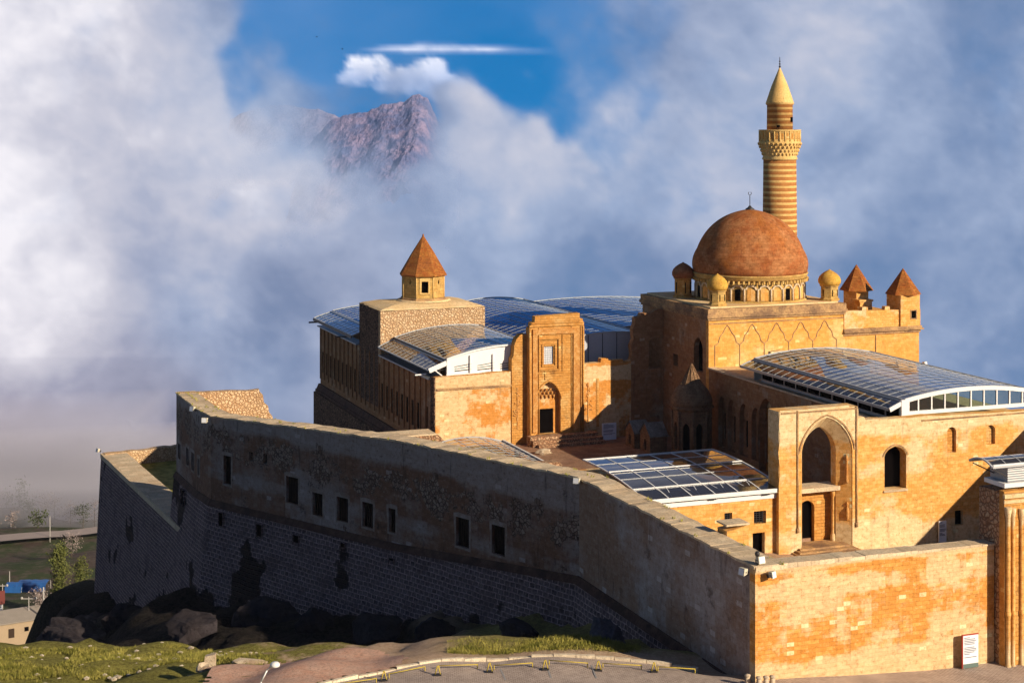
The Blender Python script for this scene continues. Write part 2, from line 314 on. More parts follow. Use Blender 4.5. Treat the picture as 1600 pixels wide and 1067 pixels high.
# ------------------------------------------------------------------ mesh builder
class MB:
    def __init__(s): s.v = []; s.f = []; s.uv = []; s.sm = []
    def face(s, pts, uv=None, smooth=False):
        i = len(s.v); s.v += [tuple(p) for p in pts]; s.f.append(tuple(range(i, i+len(pts)))); s.uv.append(uv); s.sm.append(smooth)
    def box(s, a0, a1, b0, b1, z0, z1):
        p = [(a0,b0,z0),(a1,b0,z0),(a1,b1,z0),(a0,b1,z0),(a0,b0,z1),(a1,b0,z1),(a1,b1,z1),(a0,b1,z1)]
        for q in ((0,1,5,4),(1,2,6,5),(2,3,7,6),(3,0,4,7),(4,5,6,7),(3,2,1,0)): s.face([p[i] for i in q])
    def hexa(s, lo, hi):
        """4 bottom points, 4 top points (ccw seen from above)"""
        for i in range(4):
            j = (i+1) % 4; s.face([lo[i], lo[j], hi[j], hi[i]])
        s.face(hi); s.face(lo[::-1])
    def bar(s, p, q, wd, ht=None):
        ht = ht or wd
        p = Vector(p); q = Vector(q); d = (q-p)
        if d.length < 1e-6: return
        d.normalize(); up = Vector((0,0,1))
        if abs(d.z) > 0.98: up = Vector((1,0,0))
        sd = d.cross(up).normalized()*wd/2; u2 = sd.cross(d).normalized()*ht/2
        lo = [p-sd-u2, p+sd-u2, p+sd+u2, p-sd+u2]; hi = [x+(q-p) for x in lo]
        for i in range(4):
            j = (i+1) % 4; s.face([lo[i], lo[j], hi[j], hi[i]])
        s.face(lo[::-1]); s.face(hi)
    def tube(s, p, q, r0, r1=None, n=8):
        r1 = r0 if r1 is None else r1
        p = Vector(p); q = Vector(q); d = (q-p).normalized(); up = Vector((0,0,1)) if abs(d.z) < .95 else Vector((1,0,0))
        x = d.cross(up).normalized(); y = x.cross(d).normalized(); i0 = len(s.v)
        for k in range(n):
            t = 2*PI*k/n; s.v.append(tuple(p+(x*math.cos(t)+y*math.sin(t))*r0))
        for k in range(n):
            t = 2*PI*k/n; s.v.append(tuple(q+(x*math.cos(t)+y*math.sin(t))*r1))
        for k in range(n):
            j = (k+1) % n; s.f.append((i0+k, i0+j, i0+n+j, i0+n+k)); s.uv.append(None); s.sm.append(True)
        s.f.append(tuple(i0+n+k for k in range(n))); s.uv.append(None); s.sm.append(False)
        s.f.append(tuple(i0+n-1-k for k in range(n))); s.uv.append(None); s.sm.append(False)
    def lathe(s, c, prof, n=32, smooth=True, rot=0.0, jit=0.0):
        """prof = [(r, z)...] bottom to top, about the vertical through c=(a,b)"""
        i0 = len(s.v); m = len(prof); arc = [0.0]; rm = max(p[0] for p in prof)
        for k in range(1, m): arc.append(arc[-1]+math.hypot(prof[k][0]-prof[k-1][0], prof[k][1]-prof[k-1][1]))
        for (r, z) in prof:
            for k in range(n):
                t = rot+2*PI*k/n; rr = r*(1+jit*(rnd.random()-.5))
                s.v.append((c[0]+rr*math.cos(t), c[1]+rr*math.sin(t), z+jit*(rnd.random()-.5)))
        for j in range(m-1):
            for k in range(n):
                k2 = (k+1) % n; a = i0+j*n+k; b = i0+j*n+k2
                u0, u1 = 2*PI*rm*k/n, 2*PI*rm*(k+1)/n; v0, v1 = prof[0][1]+arc[j], prof[0][1]+arc[j+1]
                s.f.append((a, b, b+n, a+n)); s.uv.append([(u0,v0),(u1,v0),(u1,v1),(u0,v1)]); s.sm.append(smooth)
        if prof[-1][0] > 0.02: s.f.append(tuple(i0+(m-1)*n+k for k in range(n))); s.uv.append(None); s.sm.append(False)
        if prof[0][0] > 0.02: s.f.append(tuple(i0+n-1-k for k in range(n))); s.uv.append(None); s.sm.append(False)
    def prism(s, poly, z0, z1):
        n = len(poly)
        if sum(poly[i][0]*poly[(i+1)%n][1]-poly[(i+1)%n][0]*poly[i][1] for i in range(n)) < 0: poly = poly[::-1]
        for i in range(n):
            p, q = poly[i], poly[(i+1) % n]
            s.face([(p[0],p[1],z0),(q[0],q[1],z0),(q[0],q[1],z1),(p[0],p[1],z1)])
        s.face([(p[0],p[1],z1) for p in poly]); s.face([(p[0],p[1],z0) for p in poly[::-1]])
    def panel(s, P0, P1, outline, holes=(), thick=0.5, off=0.0, back=True):
        """wall slab: outline/holes in (along, height); outer face looks to the right-hand side of P1->P0"""
        d = Vector((P1[0]-P0[0], P1[1]-P0[1])).normalized(); n = Vector((d[1], -d[0]))
        def P(u, z, dep): return (P0[0]+d[0]*u+n[0]*(off-dep), P0[1]+d[1]*u+n[1]*(off-dep), z)
        def area(l): return sum(l[i][0]*l[(i+1)%len(l)][1]-l[(i+1)%len(l)][0]*l[i][1] for i in range(len(l)))/2
        loops = [list(outline)]+[list(h) for h in holes]
        loops = [l if area(l) > 0 else l[::-1] for l in loops]
        vs = []; es = []
        for l in loops:
            i = len(vs); vs += [Vector(p) for p in l]; es += [(i+k, i+(k+1) % len(l)) for k in range(len(l))]
        r = delaunay_2d_cdt(vs, es, [], 0, 1e-6)
        def inside(p, l):
            c = False; j = len(l)-1
            for i in range(len(l)):
                if (l[i][1] > p[1]) != (l[j][1] > p[1]) and p[0] < (l[j][0]-l[i][0])*(p[1]-l[i][1])/(l[j][1]-l[i][1])+l[i][0]: c = not c
                j = i
            return c
        for f in r[2]:
            pts = [r[0][i] for i in f]; cx = sum(p[0] for p in pts)/3; cz = sum(p[1] for p in pts)/3
            if not inside((cx, cz), loops[0]) or any(inside((cx, cz), h) for h in loops[1:]): continue
            if area([(p[0], p[1]) for p in pts]) < 0: pts = pts[::-1]
            s.face([P(p[0], p[1], 0) for p in pts])
            if back: s.face([P(p[0], p[1], thick) for p in pts[::-1]])
        for k, l in enumerate(loops):
            for i in range(len(l)):
                p, q = l[i], l[(i+1) % len(l)]
                if k == 0: s.face([P(q[0],q[1],0), P(p[0],p[1],0), P(p[0],p[1],thick), P(q[0],q[1],thick)])
                else: s.face([P(p[0],p[1],0), P(q[0],q[1],0), P(q[0],q[1],thick), P(p[0],p[1],thick)])
    def build(s, name, mat, parent=None, org=(0,0,0), world=False):
        me = bpy.data.meshes.new(name)
        me.from_pydata([(v[0]-org[0], v[1]-org[1], v[2]-org[2]) for v in s.v], [], s.f)
        me.materials.append(mat)
        uvl = me.uv_layers.new(name='UVMap').data
        for p, uv, sm in zip(me.polygons, s.uv, s.sm):
            p.use_smooth = sm
            if uv is None:
                nx, ny, nz = p.normal
                if abs(nz) > .75:
                    for li in p.loop_indices:
                        v = s.v[me.loops[li].vertex_index]; uvl[li].uv = (v[0], v[1])
                else:
                    h = math.hypot(nx, ny); tx, ty = -ny/h, nx/h
                    for li in p.loop_indices:
                        v = s.v[me.loops[li].vertex_index]; uvl[li].uv = (v[0]*tx+v[1]*ty, v[2])
            else:
                for li, u in zip(p.loop_indices, uv): uvl[li].uv = u
        o = bpy.data.objects.new(name, me); COL.objects.link(o)
        if parent is not None: o.parent = parent
        elif not world:
            o.location = W(*org); o.rotation_euler = (0, 0, ROT)
        else: o.location = org
        return o

def tag(o, label=None, cat=None, group=None, kind=None):
    if label: o['label'] = label
    if cat: o['category'] = cat
    if group: o['group'] = group
    if kind: o['kind'] = kind
    return o
class Thing:
    """an Empty at the thing's base, its parts built in the palace frame (or in world axes)"""
    def __init__(s, name, a, b, z, label, cat, group=None, world=False):
        s.o = bpy.data.objects.new(name, None); COL.objects.link(s.o); s.org = (a, b, z); s.world = world
        s.o.empty_display_size = 0.5
        if world: s.o.location = (a, b, z)
        else: s.o.location = W(a, b, z); s.o.rotation_euler = (0, 0, ROT)
        tag(s.o, label, cat, group)
    def part(s, name, mb, mat, parent=None, label=None):
        o = mb.build(name, mat, parent or s.o, s.org)
        if label: o['label'] = label
        return o
def copy_tree(o, parent=None):
    c = o.copy(); COL.objects.link(c)
    if parent is not None: c.parent = parent
    for ch in list(o.children): copy_tree(ch, c)
    return c

def rect(u0, u1, z0, z1): return [(u0,z0),(u1,z0),(u1,z1),(u0,z1)]
def arch(u0, u1, z0, zs, za, n=7, pointed=True):
    """opening with a pointed (or round) head: springing at zs, apex za"""
    c = (u0+u1)/2; h = (u1-u0)/2; pts = [(u0,z0),(u1,z0),(u1,zs)]
    for k in range(1, n):
        t = k/n
        if pointed: x = 1-t**1.6; y = math.sin(min(1, t*1.0)*PI/2*0.86)/math.sin(PI/2*0.86)
        else: x = math.cos(t*PI/2); y = math.sin(t*PI/2)
        pts.append((c+h*x, zs+(za-zs)*y))
    pts.append((c, za))
    for k in range(n-1, 0, -1):
        t = k/n
        if pointed: x = 1-t**1.6; y = math.sin(min(1, t*1.0)*PI/2*0.86)/math.sin(PI/2*0.86)
        else: x = math.cos(t*PI/2); y = math.sin(t*PI/2)
        pts.append((c-h*x, zs+(za-zs)*y))
    pts.append((u0, zs)); return pts
def top_edge(pts, z0, amp=0.05, step=0.8):
    """outline from a bottom height and a list of (u, z) along the top, roughened"""
    out = [(pts[0][0], z0), (pts[-1][0], z0)]; tp = []
    for (p, q) in zip(pts[:-1], pts[1:]):
        Ln = abs(q[0]-p[0]); n = max(1, int(Ln/step))
        for k in range(n):
            t = k/n; tp.append((p[0]+(q[0]-p[0])*t, p[1]+(q[1]-p[1])*t+(rnd.uniform(-amp, amp) if k else 0)))
    tp.append(pts[-1]); return out+tp[::-1]
def dist2(P, Q): return math.hypot(P[0]-Q[0], P[1]-Q[1])
def holes_px(P0, P1, lst):
    """lst of (x0,x1,y0,y1) windows measured on the wall -> rects"""
    r = []
    for (x0, x1, y0, y1) in lst:
        u0, z1 = on_wall(P0, P1, x0, y0); u1, _ = on_wall(P0, P1, x1, y0); _, z0 = on_wall(P0, P1, (x0+x1)/2, y1); _, z1 = on_wall(P0, P1, (x0+x1)/2, y0)
        r.append((min(u0,u1), max(u0,u1), z0, z1))
    return r

#@@TERRAIN
# ------------------------------------------------------------------ terrain
def P3(px, py, z):
    Y = (CAMZ-z)*F/(py-180.0); return (Y*(px-800)/F, Y, z)
Bw, Mw, Cw, C2w, Dw = (5.06, 125.4), (-9.8, 141.5), (-29.0, 160.4), (-31.2, 164.9), (-35.2, 174.5)
ctrl = [
 # road and forecourt foreground
 (-40,80,3),(-20,80,2),(0,80,1.5),(30,80,1),(60,80,1),(-40,60,9),(0,60,8),(40,60,8),(-60,95,0),(0,40,17),(-50,30,20),(60,30,20),
 (-22,98,-0.6),(-12,99,-0.2),(-5,98,0),(5,98,0),(14,97,0),(25,98,-.6),(35,101,-1),(-12,103,-.3),(-5,104,-.1),(3,104,0),(10,101,-.1),(14,100,-.1),(30,104,-.95),
 (-18,105,-1.2),(-10,108,-.9),(-3,109,-.4),(4,108,-.1),(9,106,-.3),
 P3(150,1045,-4.2),P3(30,1050,-4.6),P3(0,1020,-5.2),P3(300,1050,-3.0),P3(420,1030,-2.3),P3(120,1012,-5.2),P3(260,1008,-4.9),P3(400,1016,-3.6),P3(520,1012,-2.5),P3(600,1012,-1.8),P3(700,1000,-1.0),P3(800,997,-.6),P3(900,1018,-.2),
 (-50,100,-3),(-62,112,-6),(-80,110,-9),
 # ravine behind the lawn edge
 (-36,133,-12),(-30,131,-11),(-24,129,-10),(-18,126,-9),(-11,121,-6.5),(-5,117,-4.5),(1,115,-3.0),(-12,130,-9),(-5,124,-6),(2,118,-4.0),(-45,136,-14),
 # foot of the walls
 (12.4,104.5,-.9),(9.5,112,-2.0),(6.6,119,-3.2),(4.0,126,-4.6),(-3,133,-6.6),(-11,141,-9.2),(-20,150,-11),(-30,159,-12.5),(-37,170,-17),(-42,180,-20),(-49,196,-23),(-54,208,-25),
 (-62,200,-40),(-51,185,-27),(-53,170,-28),(-46,155,-19),(-58,180,-37),(-68,190,-42),(-60,150,-26),(-56,136,-15),(-75,150,-32),(-70,130,-18),(-90,130,-26),(-85,160,-38),(-70,235,-54),(-64,218,-47),(-85,290,-68),
 # under the palace
 (10,125,-1),(0,140,-3),(20,130,-1),(20,150,-1),(40,130,-1),(40,160,-1),(0,160,-3),(10,180,-3),(30,190,-3),(50,180,-2),(-15,165,-8),(-25,175,-14),(-20,200,-14),(0,220,-12),(30,220,-8),(60,200,-6),(-35,210,-22),
 (80,120,-2),(80,180,-8),(90,90,0),
 # behind and into the valley
 (0,260,-30),(60,260,-25),(-40,250,-42),(-80,250,-60),(-70,300,-68),(-110,220,-56),(-150,180,-45),(-150,120,-25),
 (-90,330,-76),(-125,340,-76),(-110,375,-78),(-140,375,-78),(-80,380,-79),(-150,420,-81),(-110,420,-81),(-70,430,-82),(0,400,-75),(80,400,-70),(200,300,-50),
 (-180,470,-83),(-140,455,-83.5),(-110,465,-84),(-70,480,-85),(0,500,-88),(150,500,-90),(-220,500,-86),(-160,505,-87),(-110,505,-88),(-220,545,-112),(-170,545,-112),(-120,545,-112),(-60,545,-112),(0,600,-170),(200,600,-170),(-100,600,-170),(-200,600,-170),(-300,400,-75),(-300,600,-150),
 (-200,800,-300),(0,800,-300),(200,800,-300),(-300,250,-50),(250,100,-5),(-250,80,-10),(200,40,5),(-200,40,5)]
CT = np.array(ctrl, dtype=float)
def height(x, y):
    x = np.asarray(x, float); y = np.asarray(y, float)
    d2 = (x[..., None]-CT[:, 0])**2+(y[..., None]-CT[:, 1])**2
    sc = np.sqrt(d2.min(-1))[..., None]
    wt = 1.0/(d2+3.0+0.10*sc**2)**2.0
    return (wt*CT[:, 2]).sum(-1)/wt.sum(-1)
def hz(x, y): return float(height(np.array([x]), np.array([y]))[0])
def fbm(x, y, s, o=4):
    return mnoise.fractal(Vector((x*s, y*s, 0.37)), 0.9, 2.0, o)
xs = np.concatenate([np.arange(-420,-64,7), np.arange(-64,44,.9), np.arange(44,330,9)])
ys = np.concatenate([np.arange(25,94,3), np.arange(94,172,.9), np.arange(172,262,3), np.arange(262,900,7)])
GX, GY = np.meshgrid(xs, ys)
GZ = np.stack([height(GX[i], GY[i]) for i in range(len(ys))])
def flat_zone(x, y):      # 1 on the paved part in front
    return 1.0 if (y < 105 and x > -16) else 0.0
mb = MB(); nx, ny = len(xs), len(ys)
for j in range(ny):
    for i in range(nx):
        x, y = float(xs[i]), float(ys[j]); z = float(GZ[j, i]); la, lb = L(x, y)
        if not (y < 108 and x > -16) and not (la > 0):
            z += 0.22*fbm(x, y, .35)+0.10*fbm(x+9, y, 1.3)
            if y > 124 and y < 230 and x < 8 and x > -62: z += .7*fbm(x, y, .18)+.55*abs(fbm(x, y, .6))+.25*fbm(x, y, 2.1)
            if y > 250: z += 1.6*fbm(x, y, .03)
        mb.v.append((x, y, z))
for j in range(ny-1):
    for i in range(nx-1):
        a = j*nx+i; mb.f.append((a, a+1, a+nx+1, a+nx)); mb.uv.append(None); mb.sm.append(True)
def groundmat():
    g = N('ground_grass_and_soil'); ge = g.n('NewGeometry').outputs['Position']
    n1 = g.noise(ge, .35, 6, .7); n2 = g.noise(ge, 3.5, 5, .75); n3 = g.noise(ge, .06, 4, .6); n4 = g.noise(ge, 14, 3, .7)
    grass = g.mix(g.step(n2, .35, .65), (.12, .10, .025), (.27, .24, .06))
    grass = g.mix(g.math('MULTIPLY', g.step(n4, .5, .7), .5), grass, (.42, .40, .10))
    soil = g.mix(g.step(n2, .3, .7), (.42, .27, .17), (.58, .42, .29))
    sep = g.n('SeparateXYZ'); g.l(ge, sep.inputs[0])
    # bare soil to the right of the lawn, grass to the left
    k = g.math('ADD', g.math('MULTIPLY', g.math('ADD', sep.outputs[0], 17.0), .055), g.math('MULTIPLY', g.math('SUBTRACT', n1, .5), 3.2))
    c = g.mix(g.step(k, .0, .5), grass, soil)
    # strip of grass by the wall end
    k2 = g.math('MULTIPLY', g.step(g.math('ADD', sep.outputs[1], g.math('MULTIPLY', n1, 4)), 107.5, 109.5), g.step(sep.outputs[0], -6.0, -2.0))
    c = g.mix(g.math('MULTIPLY', k2, .85), c, grass)
    # valley: dull brown and dark green fields
    val = g.mix(g.step(n3, .42, .55), (.075, .055, .045), (.045, .058, .026))
    val = g.mix(g.math('MULTIPLY', g.step(n1, .45, .65), .6), val, (.12, .095, .075))
    c = g.mix(g.step(sep.outputs[1], 180, 230), c, val)
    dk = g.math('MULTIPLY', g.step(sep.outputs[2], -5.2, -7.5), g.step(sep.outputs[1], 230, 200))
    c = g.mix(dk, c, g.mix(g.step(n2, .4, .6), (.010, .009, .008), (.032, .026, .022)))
    g.bsdf(c, .95, bump=g.math('ADD', n2, g.math('MULTIPLY', n4, .5)), bstr=.8, bdist=.12, spec=.05); return g.m
gnd = mb.build('ground', groundmat(), world=True); tag(gnd, kind='structure')

# paved road in the foreground, laid as a sheet over the ground
KERB = [P3(470,1075,0), P3(520,1061,0), P3(560,1051,0), P3(620,1040,0), P3(690,1030,0), P3(760,1026,0), P3(830,1024,0), P3(900,1024.5,0), P3(960,1025.5,0), P3(1010,1028,0), P3(1050,1031,0), P3(1090,1036,0)]
def pavemat():
    g = N('road_paving'); ge = g.n('NewGeometry').outputs['Position']
    br = g.n('TexBrick'); mp = g.n('Mapping'); g.l(ge, mp.inputs[0]); mp.inputs['Rotation'].default_value = (0, 0, -ROT+.3); g.l(mp.outputs[0], br.inputs['Vector'])
    br.inputs['Scale'].default_value = 1; br.inputs['Brick Width'].default_value = .26; br.inputs['Row Height'].default_value = .16; br.inputs['Mortar Size'].default_value = .02
    br.inputs['Color1'].default_value = (.40, .31, .26, 1); br.inputs['Color2'].default_value = (.54, .43, .36, 1); br.inputs['Mortar'].default_value = (.2, .15, .12, 1)
    n1 = g.noise(ge, .5, 6, .7); n2 = g.noise(ge, 6, 4, .7)
    c = g.mix(g.math('MULTIPLY', g.step(n1, .4, .65), .55), br.outputs['Color'], (.56, .44, .36))
    c = g.mix(g.math('MULTIPLY', g.step(n2, .5, .7), .35), c, (.12, .09, .08))
    g.bsdf(c, .9, bump=g.math('SUBTRACT', n2, br.outputs['Fac']), bstr=.5, bdist=.03, spec=.15); return g.m
mb = MB()
kx = [k[0] for k in KERB]; ky = [k[1] for k in KERB]
def kerb_y(x): return float(np.interp(x, kx, ky))
def road_far(x):
    if x < kx[-1]: return kerb_y(x)-.1
    la0 = (x-AX)/cR
    if x < AX+.2: return float(np.interp(x, [kx[-1], AX+.2], [ky[-1]-.1, AY-.9]))
    return AY+(x-AX)*sR/cR+.35
rx = np.arange(kx[0]-.2, 52, .5)
cols = []
for x in rx:
    yf = road_far(x); cols.append([(float(x), float(yy)) for yy in np.linspace(86, yf, 24)])
for i in range(len(cols)-1):
    for j in range(23):
        q = [cols[i][j], cols[i+1][j], cols[i+1][j+1], cols[i][j+1]]
        mb.v += [(p[0], p[1], hz(p[0], p[1])+.035) for p in q]; n0 = len(mb.v)-4
        mb.f.append((n0, n0+1, n0+2, n0+3)); mb.uv.append(None); mb.sm.append(True)
tag(mb.build('road', pavemat(), world=True), kind='structure')
# parking lines
mb = MB()
for (x0, y0, x1, y1) in ((782,1040,790,1058),(856,1044,861,1057),(924,1037,932,1058),(1098,1033,1106,1046)):
    p = P3(x0,y0,0); q = P3(x1,y1,0); z0 = hz(p[0],p[1])+.045; z1 = hz(q[0],q[1])+.045
    mb.face([(p[0]-.05,p[1],z0),(q[0]-.05,q[1],z1),(q[0]+.05,q[1],z1),(p[0]+.05,p[1],z0)])
tag(mb.build('parking_lines', plain('worn_white_paint', (.45,.42,.40), var=.5, scale=5), world=True), kind='structure')
# red gravel apron left of the kerb
mb = MB()
apr = [P3(318,1080,-1.2), P3(330,1052,-1.6), P3(360,1040,-1.8), P3(430,1028,-1.8), P3(520,1020,-1.6), P3(590,1024,-1.2), P3(640,1030,-.4), P3(620,1038,0), P3(560,1049,0), P3(500,1062,0), P3(440,1085,0)]
poly = [(p[0], p[1]) for p in apr]
def inpoly(x, y, l):
    c = False; j = len(l)-1
    for i in range(len(l)):
        if (l[i][1] > y) != (l[j][1] > y) and x < (l[j][0]-l[i][0])*(y-l[i][1])/(l[j][1]-l[i][1])+l[i][0]: c = not c
        j = i
    return c
st = .35
for i in range(int(30/st)):
    for j in range(int(24/st)):
        x = -24+i*st; y = 90+j*st
        if inpoly(x+st/2+rnd.uniform(-.2,.2), y+st/2+rnd.uniform(-.2,.2), poly):
            mb.face([(xx, yy, max(hz(xx,yy), -9)+.16) for xx, yy in ((x,y),(x+st,y),(x+st,y+st),(x,y+st))], smooth=True)
tag(mb.build('gravel_path', mottled('red_gravel', (.62,.34,.23), (.68,.42,.30), (.56,.36,.27), 1.2, .8, uvm=False, spots=.5), world=True), kind='structure')
kb = Thing('kerb', KERB[3][0], KERB[3][1], 0, 'pale stone kerb curving along the upper edge of the paved road', 'kerb', world=True)
for i in range(len(KERB)-1):
    mb = MB(); p, q = KERB[i], KERB[i+1]
    d = Vector((q[0]-p[0], q[1]-p[1])); Ln = d.length; d.normalize(); nn = Vector((-d[1], d[0]))*.26
    k = max(1, int(Ln/1.0))
    for j in range(k):
        a = Vector(p[:2])+d*(Ln*j/k+.02); b = Vector(p[:2])+d*(Ln*(j+1)/k-.02); z0 = hz(*a)+rnd.uniform(0,.03)
        lo = [(*a, z0-.3), (*b, z0-.3), (*(b+nn), z0-.3), (*(a+nn), z0-.3)]; hi = [(v[0], v[1], z0+.13) for v in lo]
        mb.hexa(lo, hi)
    kb.part('kerb_run', mb, M['kerb'])
# yellow barriers in front of the kerb
def barrier(px0, py0, px1, py1, label):
    p, q = P3(px0, py0, .3), P3(px1, py1, .3)
    t = Thing('yellow_barrier', p[0], p[1], hz(p[0], p[1]), label, 'barrier', 'low yellow parking barriers', world=True)
    mb = MB(); mb.tube((p[0],p[1],hz(p[0],p[1])+.30), (q[0],q[1],hz(q[0],q[1])+.30), .03, n=8); t.part('rail', mb, M['yellow'])
    for r in (p, q):
        mb = MB(); mb.tube((r[0],r[1],hz(r[0],r[1])-.1), (r[0],r[1],hz(r[0],r[1])+.33), .03, n=8); t.part('post', mb, M['yellow'])
for bb in ((530,1062,588,1053,'leftmost low yellow barrier beside the kerb'), (608,1046,664,1037,'second low yellow barrier from the left along the kerb'), (686,1036,746,1032,'third low yellow barrier from the left along the kerb'),
           (772,1033,832,1033,'low yellow barrier before the middle of the grass strip'), (858,1030,918,1033,'yellow barrier in front of the right end of the grass strip'), (942,1032,1002,1033,'low yellow barrier in front of the pale rock'), (1028,1036,1086,1033,'rightmost low yellow barrier close to the shaded wall foot')): barrier(*bb)
for (px, py, lb) in ((600,1058,'small yellow parking lock furthest left on the paving'), (684,1052,'black and yellow parking lock below the second barrier gap'), (765,1045,'small yellow parking lock left of the middle of the paving'), (852,1045,'yellow parking lock in the middle of the paved bays'), (935,1045,'yellow parking lock below the pale rock'), (1022,1046,'rightmost yellow parking lock on the paving')):
    p = P3(px, py, 0); z = hz(p[0], p[1])
    t = Thing('parking_lock', p[0], p[1], z, lb, 'parking lock', 'yellow parking locks on the paved bays', world=True)
    mb = MB(); mb.box(p[0]-.22, p[0]+.22, p[1]-.16, p[1]+.16, z+.03, z+.12); t.part('base', mb, M['darkmetal'])
    mb = MB(); mb.tube((p[0]-.16,p[1],z+.1),(p[0]-.02,p[1]+.03,z+.62),.035); mb.tube((p[0]+.16,p[1],z+.1),(p[0]+.02,p[1]+.03,z+.62),.035); mb.tube((p[0]-.05,p[1]+.03,z+.6),(p[0]+.05,p[1]+.03,z+.6),.035); t.part('arm', mb, M['yellow'])

# street lamp rising from below the picture
p = P3(405, 1128, -1); bx, by = p[0], 96.0; bx = 96*(408-800)/F; bz = hz(bx, by)
t = Thing('street_lamp', bx, by, bz, 'slim white street lamp leaning out over the red gravel', 'street lamp', world=True)
mb = MB(); mb.tube((bx,by,bz-.2),(bx,by,1.35),.07,.045); mb.tube((bx,by,1.35),(bx+.35,by,2.0),.045); mb.tube((bx+.35,by,2.0),(bx+.62,by,2.28),.04); t.part('pole', mb, M['white'])
mb = MB(); mb.lathe((bx+.8,by), [(.05,2.15),(.26,2.22),(.30,2.34),(.20,2.46),(.03,2.5)], 16); t.part('lamp_head', mb, M['white'])

def stone_blob(c, sx, sy, szz, mat, name, seed, sub=2, rough=.35):
    import bmesh
    bm = bmesh.new(); bmesh.ops.create_icosphere(bm, subdivisions=sub, radius=1)
    for v in bm.verts:
        n = mnoise.fractal(v.co*1.3+Vector((seed*3.1, seed, 0)), .8, 2.1, 5)
        ck = mnoise.cell(v.co*2.2+Vector((seed, 0, 0)))
        f = 1+rough*n+.10*ck
        v.co = Vector((v.co.x*sx*f, v.co.y*sy*f, v.co.z*szz*f))
    me = bpy.data.meshes.new(name); bm.to_mesh(me); bm.free(); me.materials.append(mat)
    o = bpy.data.objects.new(name, me); COL.objects.link(o); o.location = c; return o
# standing stone and broken slabs beside the gravel
p = P3(327, 1046, -2.2); z = hz(p[0], p[1])
mb = MB(); mb.hexa([(p[0]-.42,p[1]-.3,z-.3),(p[0]+.36,p[1]-.3,z-.3),(p[0]+.36,p[1]+.3,z-.3),(p[0]-.42,p[1]+.3,z-.3)], [(p[0]-.25,p[1]-.22,z+1.35),(p[0]+.42,p[1]-.22,z+1.5),(p[0]+.42,p[1]+.22,z+1.5),(p[0]-.25,p[1]+.22,z+1.35)])
tag(mb.build('standing_stone', M['post'], org=(p[0],p[1],z), world=True), 'upright squared stone post at the edge of the grass beside the red gravel', 'stone post')
for k, (px, py, sx, sy, szz, lb) in enumerate(((390,1033,1.25,.5,.2,'long pale slab lying on the grass right of the upright stone'), (318,1058,.55,.5,.42,'brown broken boulder at the foot of the upright stone'), (344,1046,.55,.4,.3,'small brown boulder right of the upright stone'), (303,1052,.4,.3,.2,'low tan rock left of the upright stone'))):
    p = P3(px, py, -2.2); z = hz(p[0], p[1]); tag(stone_blob((p[0],p[1],z+szz*.5), sx, sy, szz, M['post'], 'boulder', k+3), lb, 'rock')
for k in range(75):
    px = rnd.choice([rnd.uniform(0,300), rnd.uniform(150,300), rnd.uniform(330,420)]); py = rnd.uniform(1008,1060) if px < 300 else rnd.uniform(1010,1022)
    zz = -5.2+(py-1008)/52*1.5 if px < 300 else -3.3
    p = P3(px, py, zz); r = rnd.uniform(.08,.2)*(1.8 if rnd.random() < .12 else 1); z = hz(p[0],p[1])
    tag(stone_blob((p[0],p[1],z+r*.2), r*1.4, r, r*.75, M['palestone'], 'field_stone', k, 1), 'small pale stone lying scattered in the grass at lower left', 'stone', 'pale stones scattered over the lawn')
# grass tufts
def grassmat():
    g = N('grass_blades'); ge = g.n('NewGeometry').outputs['Position']; n1 = g.noise(ge, .9, 4, .7)
    c = g.mix(g.step(n1, .35, .65), (.15, .15, .025), (.38, .33, .08)); g.bsdf(c, .8, spec=.1); return g.m
M['grass'] = grassmat()
mb = MB()
def tuft(x, y, z, h, n=5):
    for _ in range(n):
        t = rnd.uniform(0, 2*PI); r = rnd.uniform(.02,.10); bx, by = x+math.cos(t)*r, y+math.sin(t)*r; w_ = rnd.uniform(.012,.03); ln = rnd.uniform(.3,.9)*h
        t2 = rnd.uniform(0, PI); ex, ey = math.cos(t2)*w_, math.sin(t2)*w_
        mb.face([(bx-ex,by-ey,z-.03),(bx+ex,by+ey,z-.03),(bx+math.cos(t)*ln*.4,by+math.sin(t)*ln*.4,z+ln)])
cnt = 0
while cnt < 11000:
    px = rnd.uniform(-20,430) if rnd.random() < .8 else rnd.uniform(700,1000); py = rnd.uniform(1000,1070)
    zz = -4.6 if px < 330 else -2.6
    if px > 600: py = rnd.uniform(996,1021); zz = -.4
    p = P3(px, py, zz)
    if inpoly(p[0], p[1], poly): continue
    if px < 600 and mnoise.noise(Vector((p[0]*.35, p[1]*.35, 3))) < -.18: continue
    if px > 600 and p[1] < kerb_y(p[0])+.5: continue
    tuft(p[0], p[1], hz(p[0], p[1]), rnd.uniform(.12,.40)); cnt += 1
tag(mb.build('grass', M['grass'], world=True), 'short green grass tufts on the sunlit lawn', 'grass', kind='stuff')

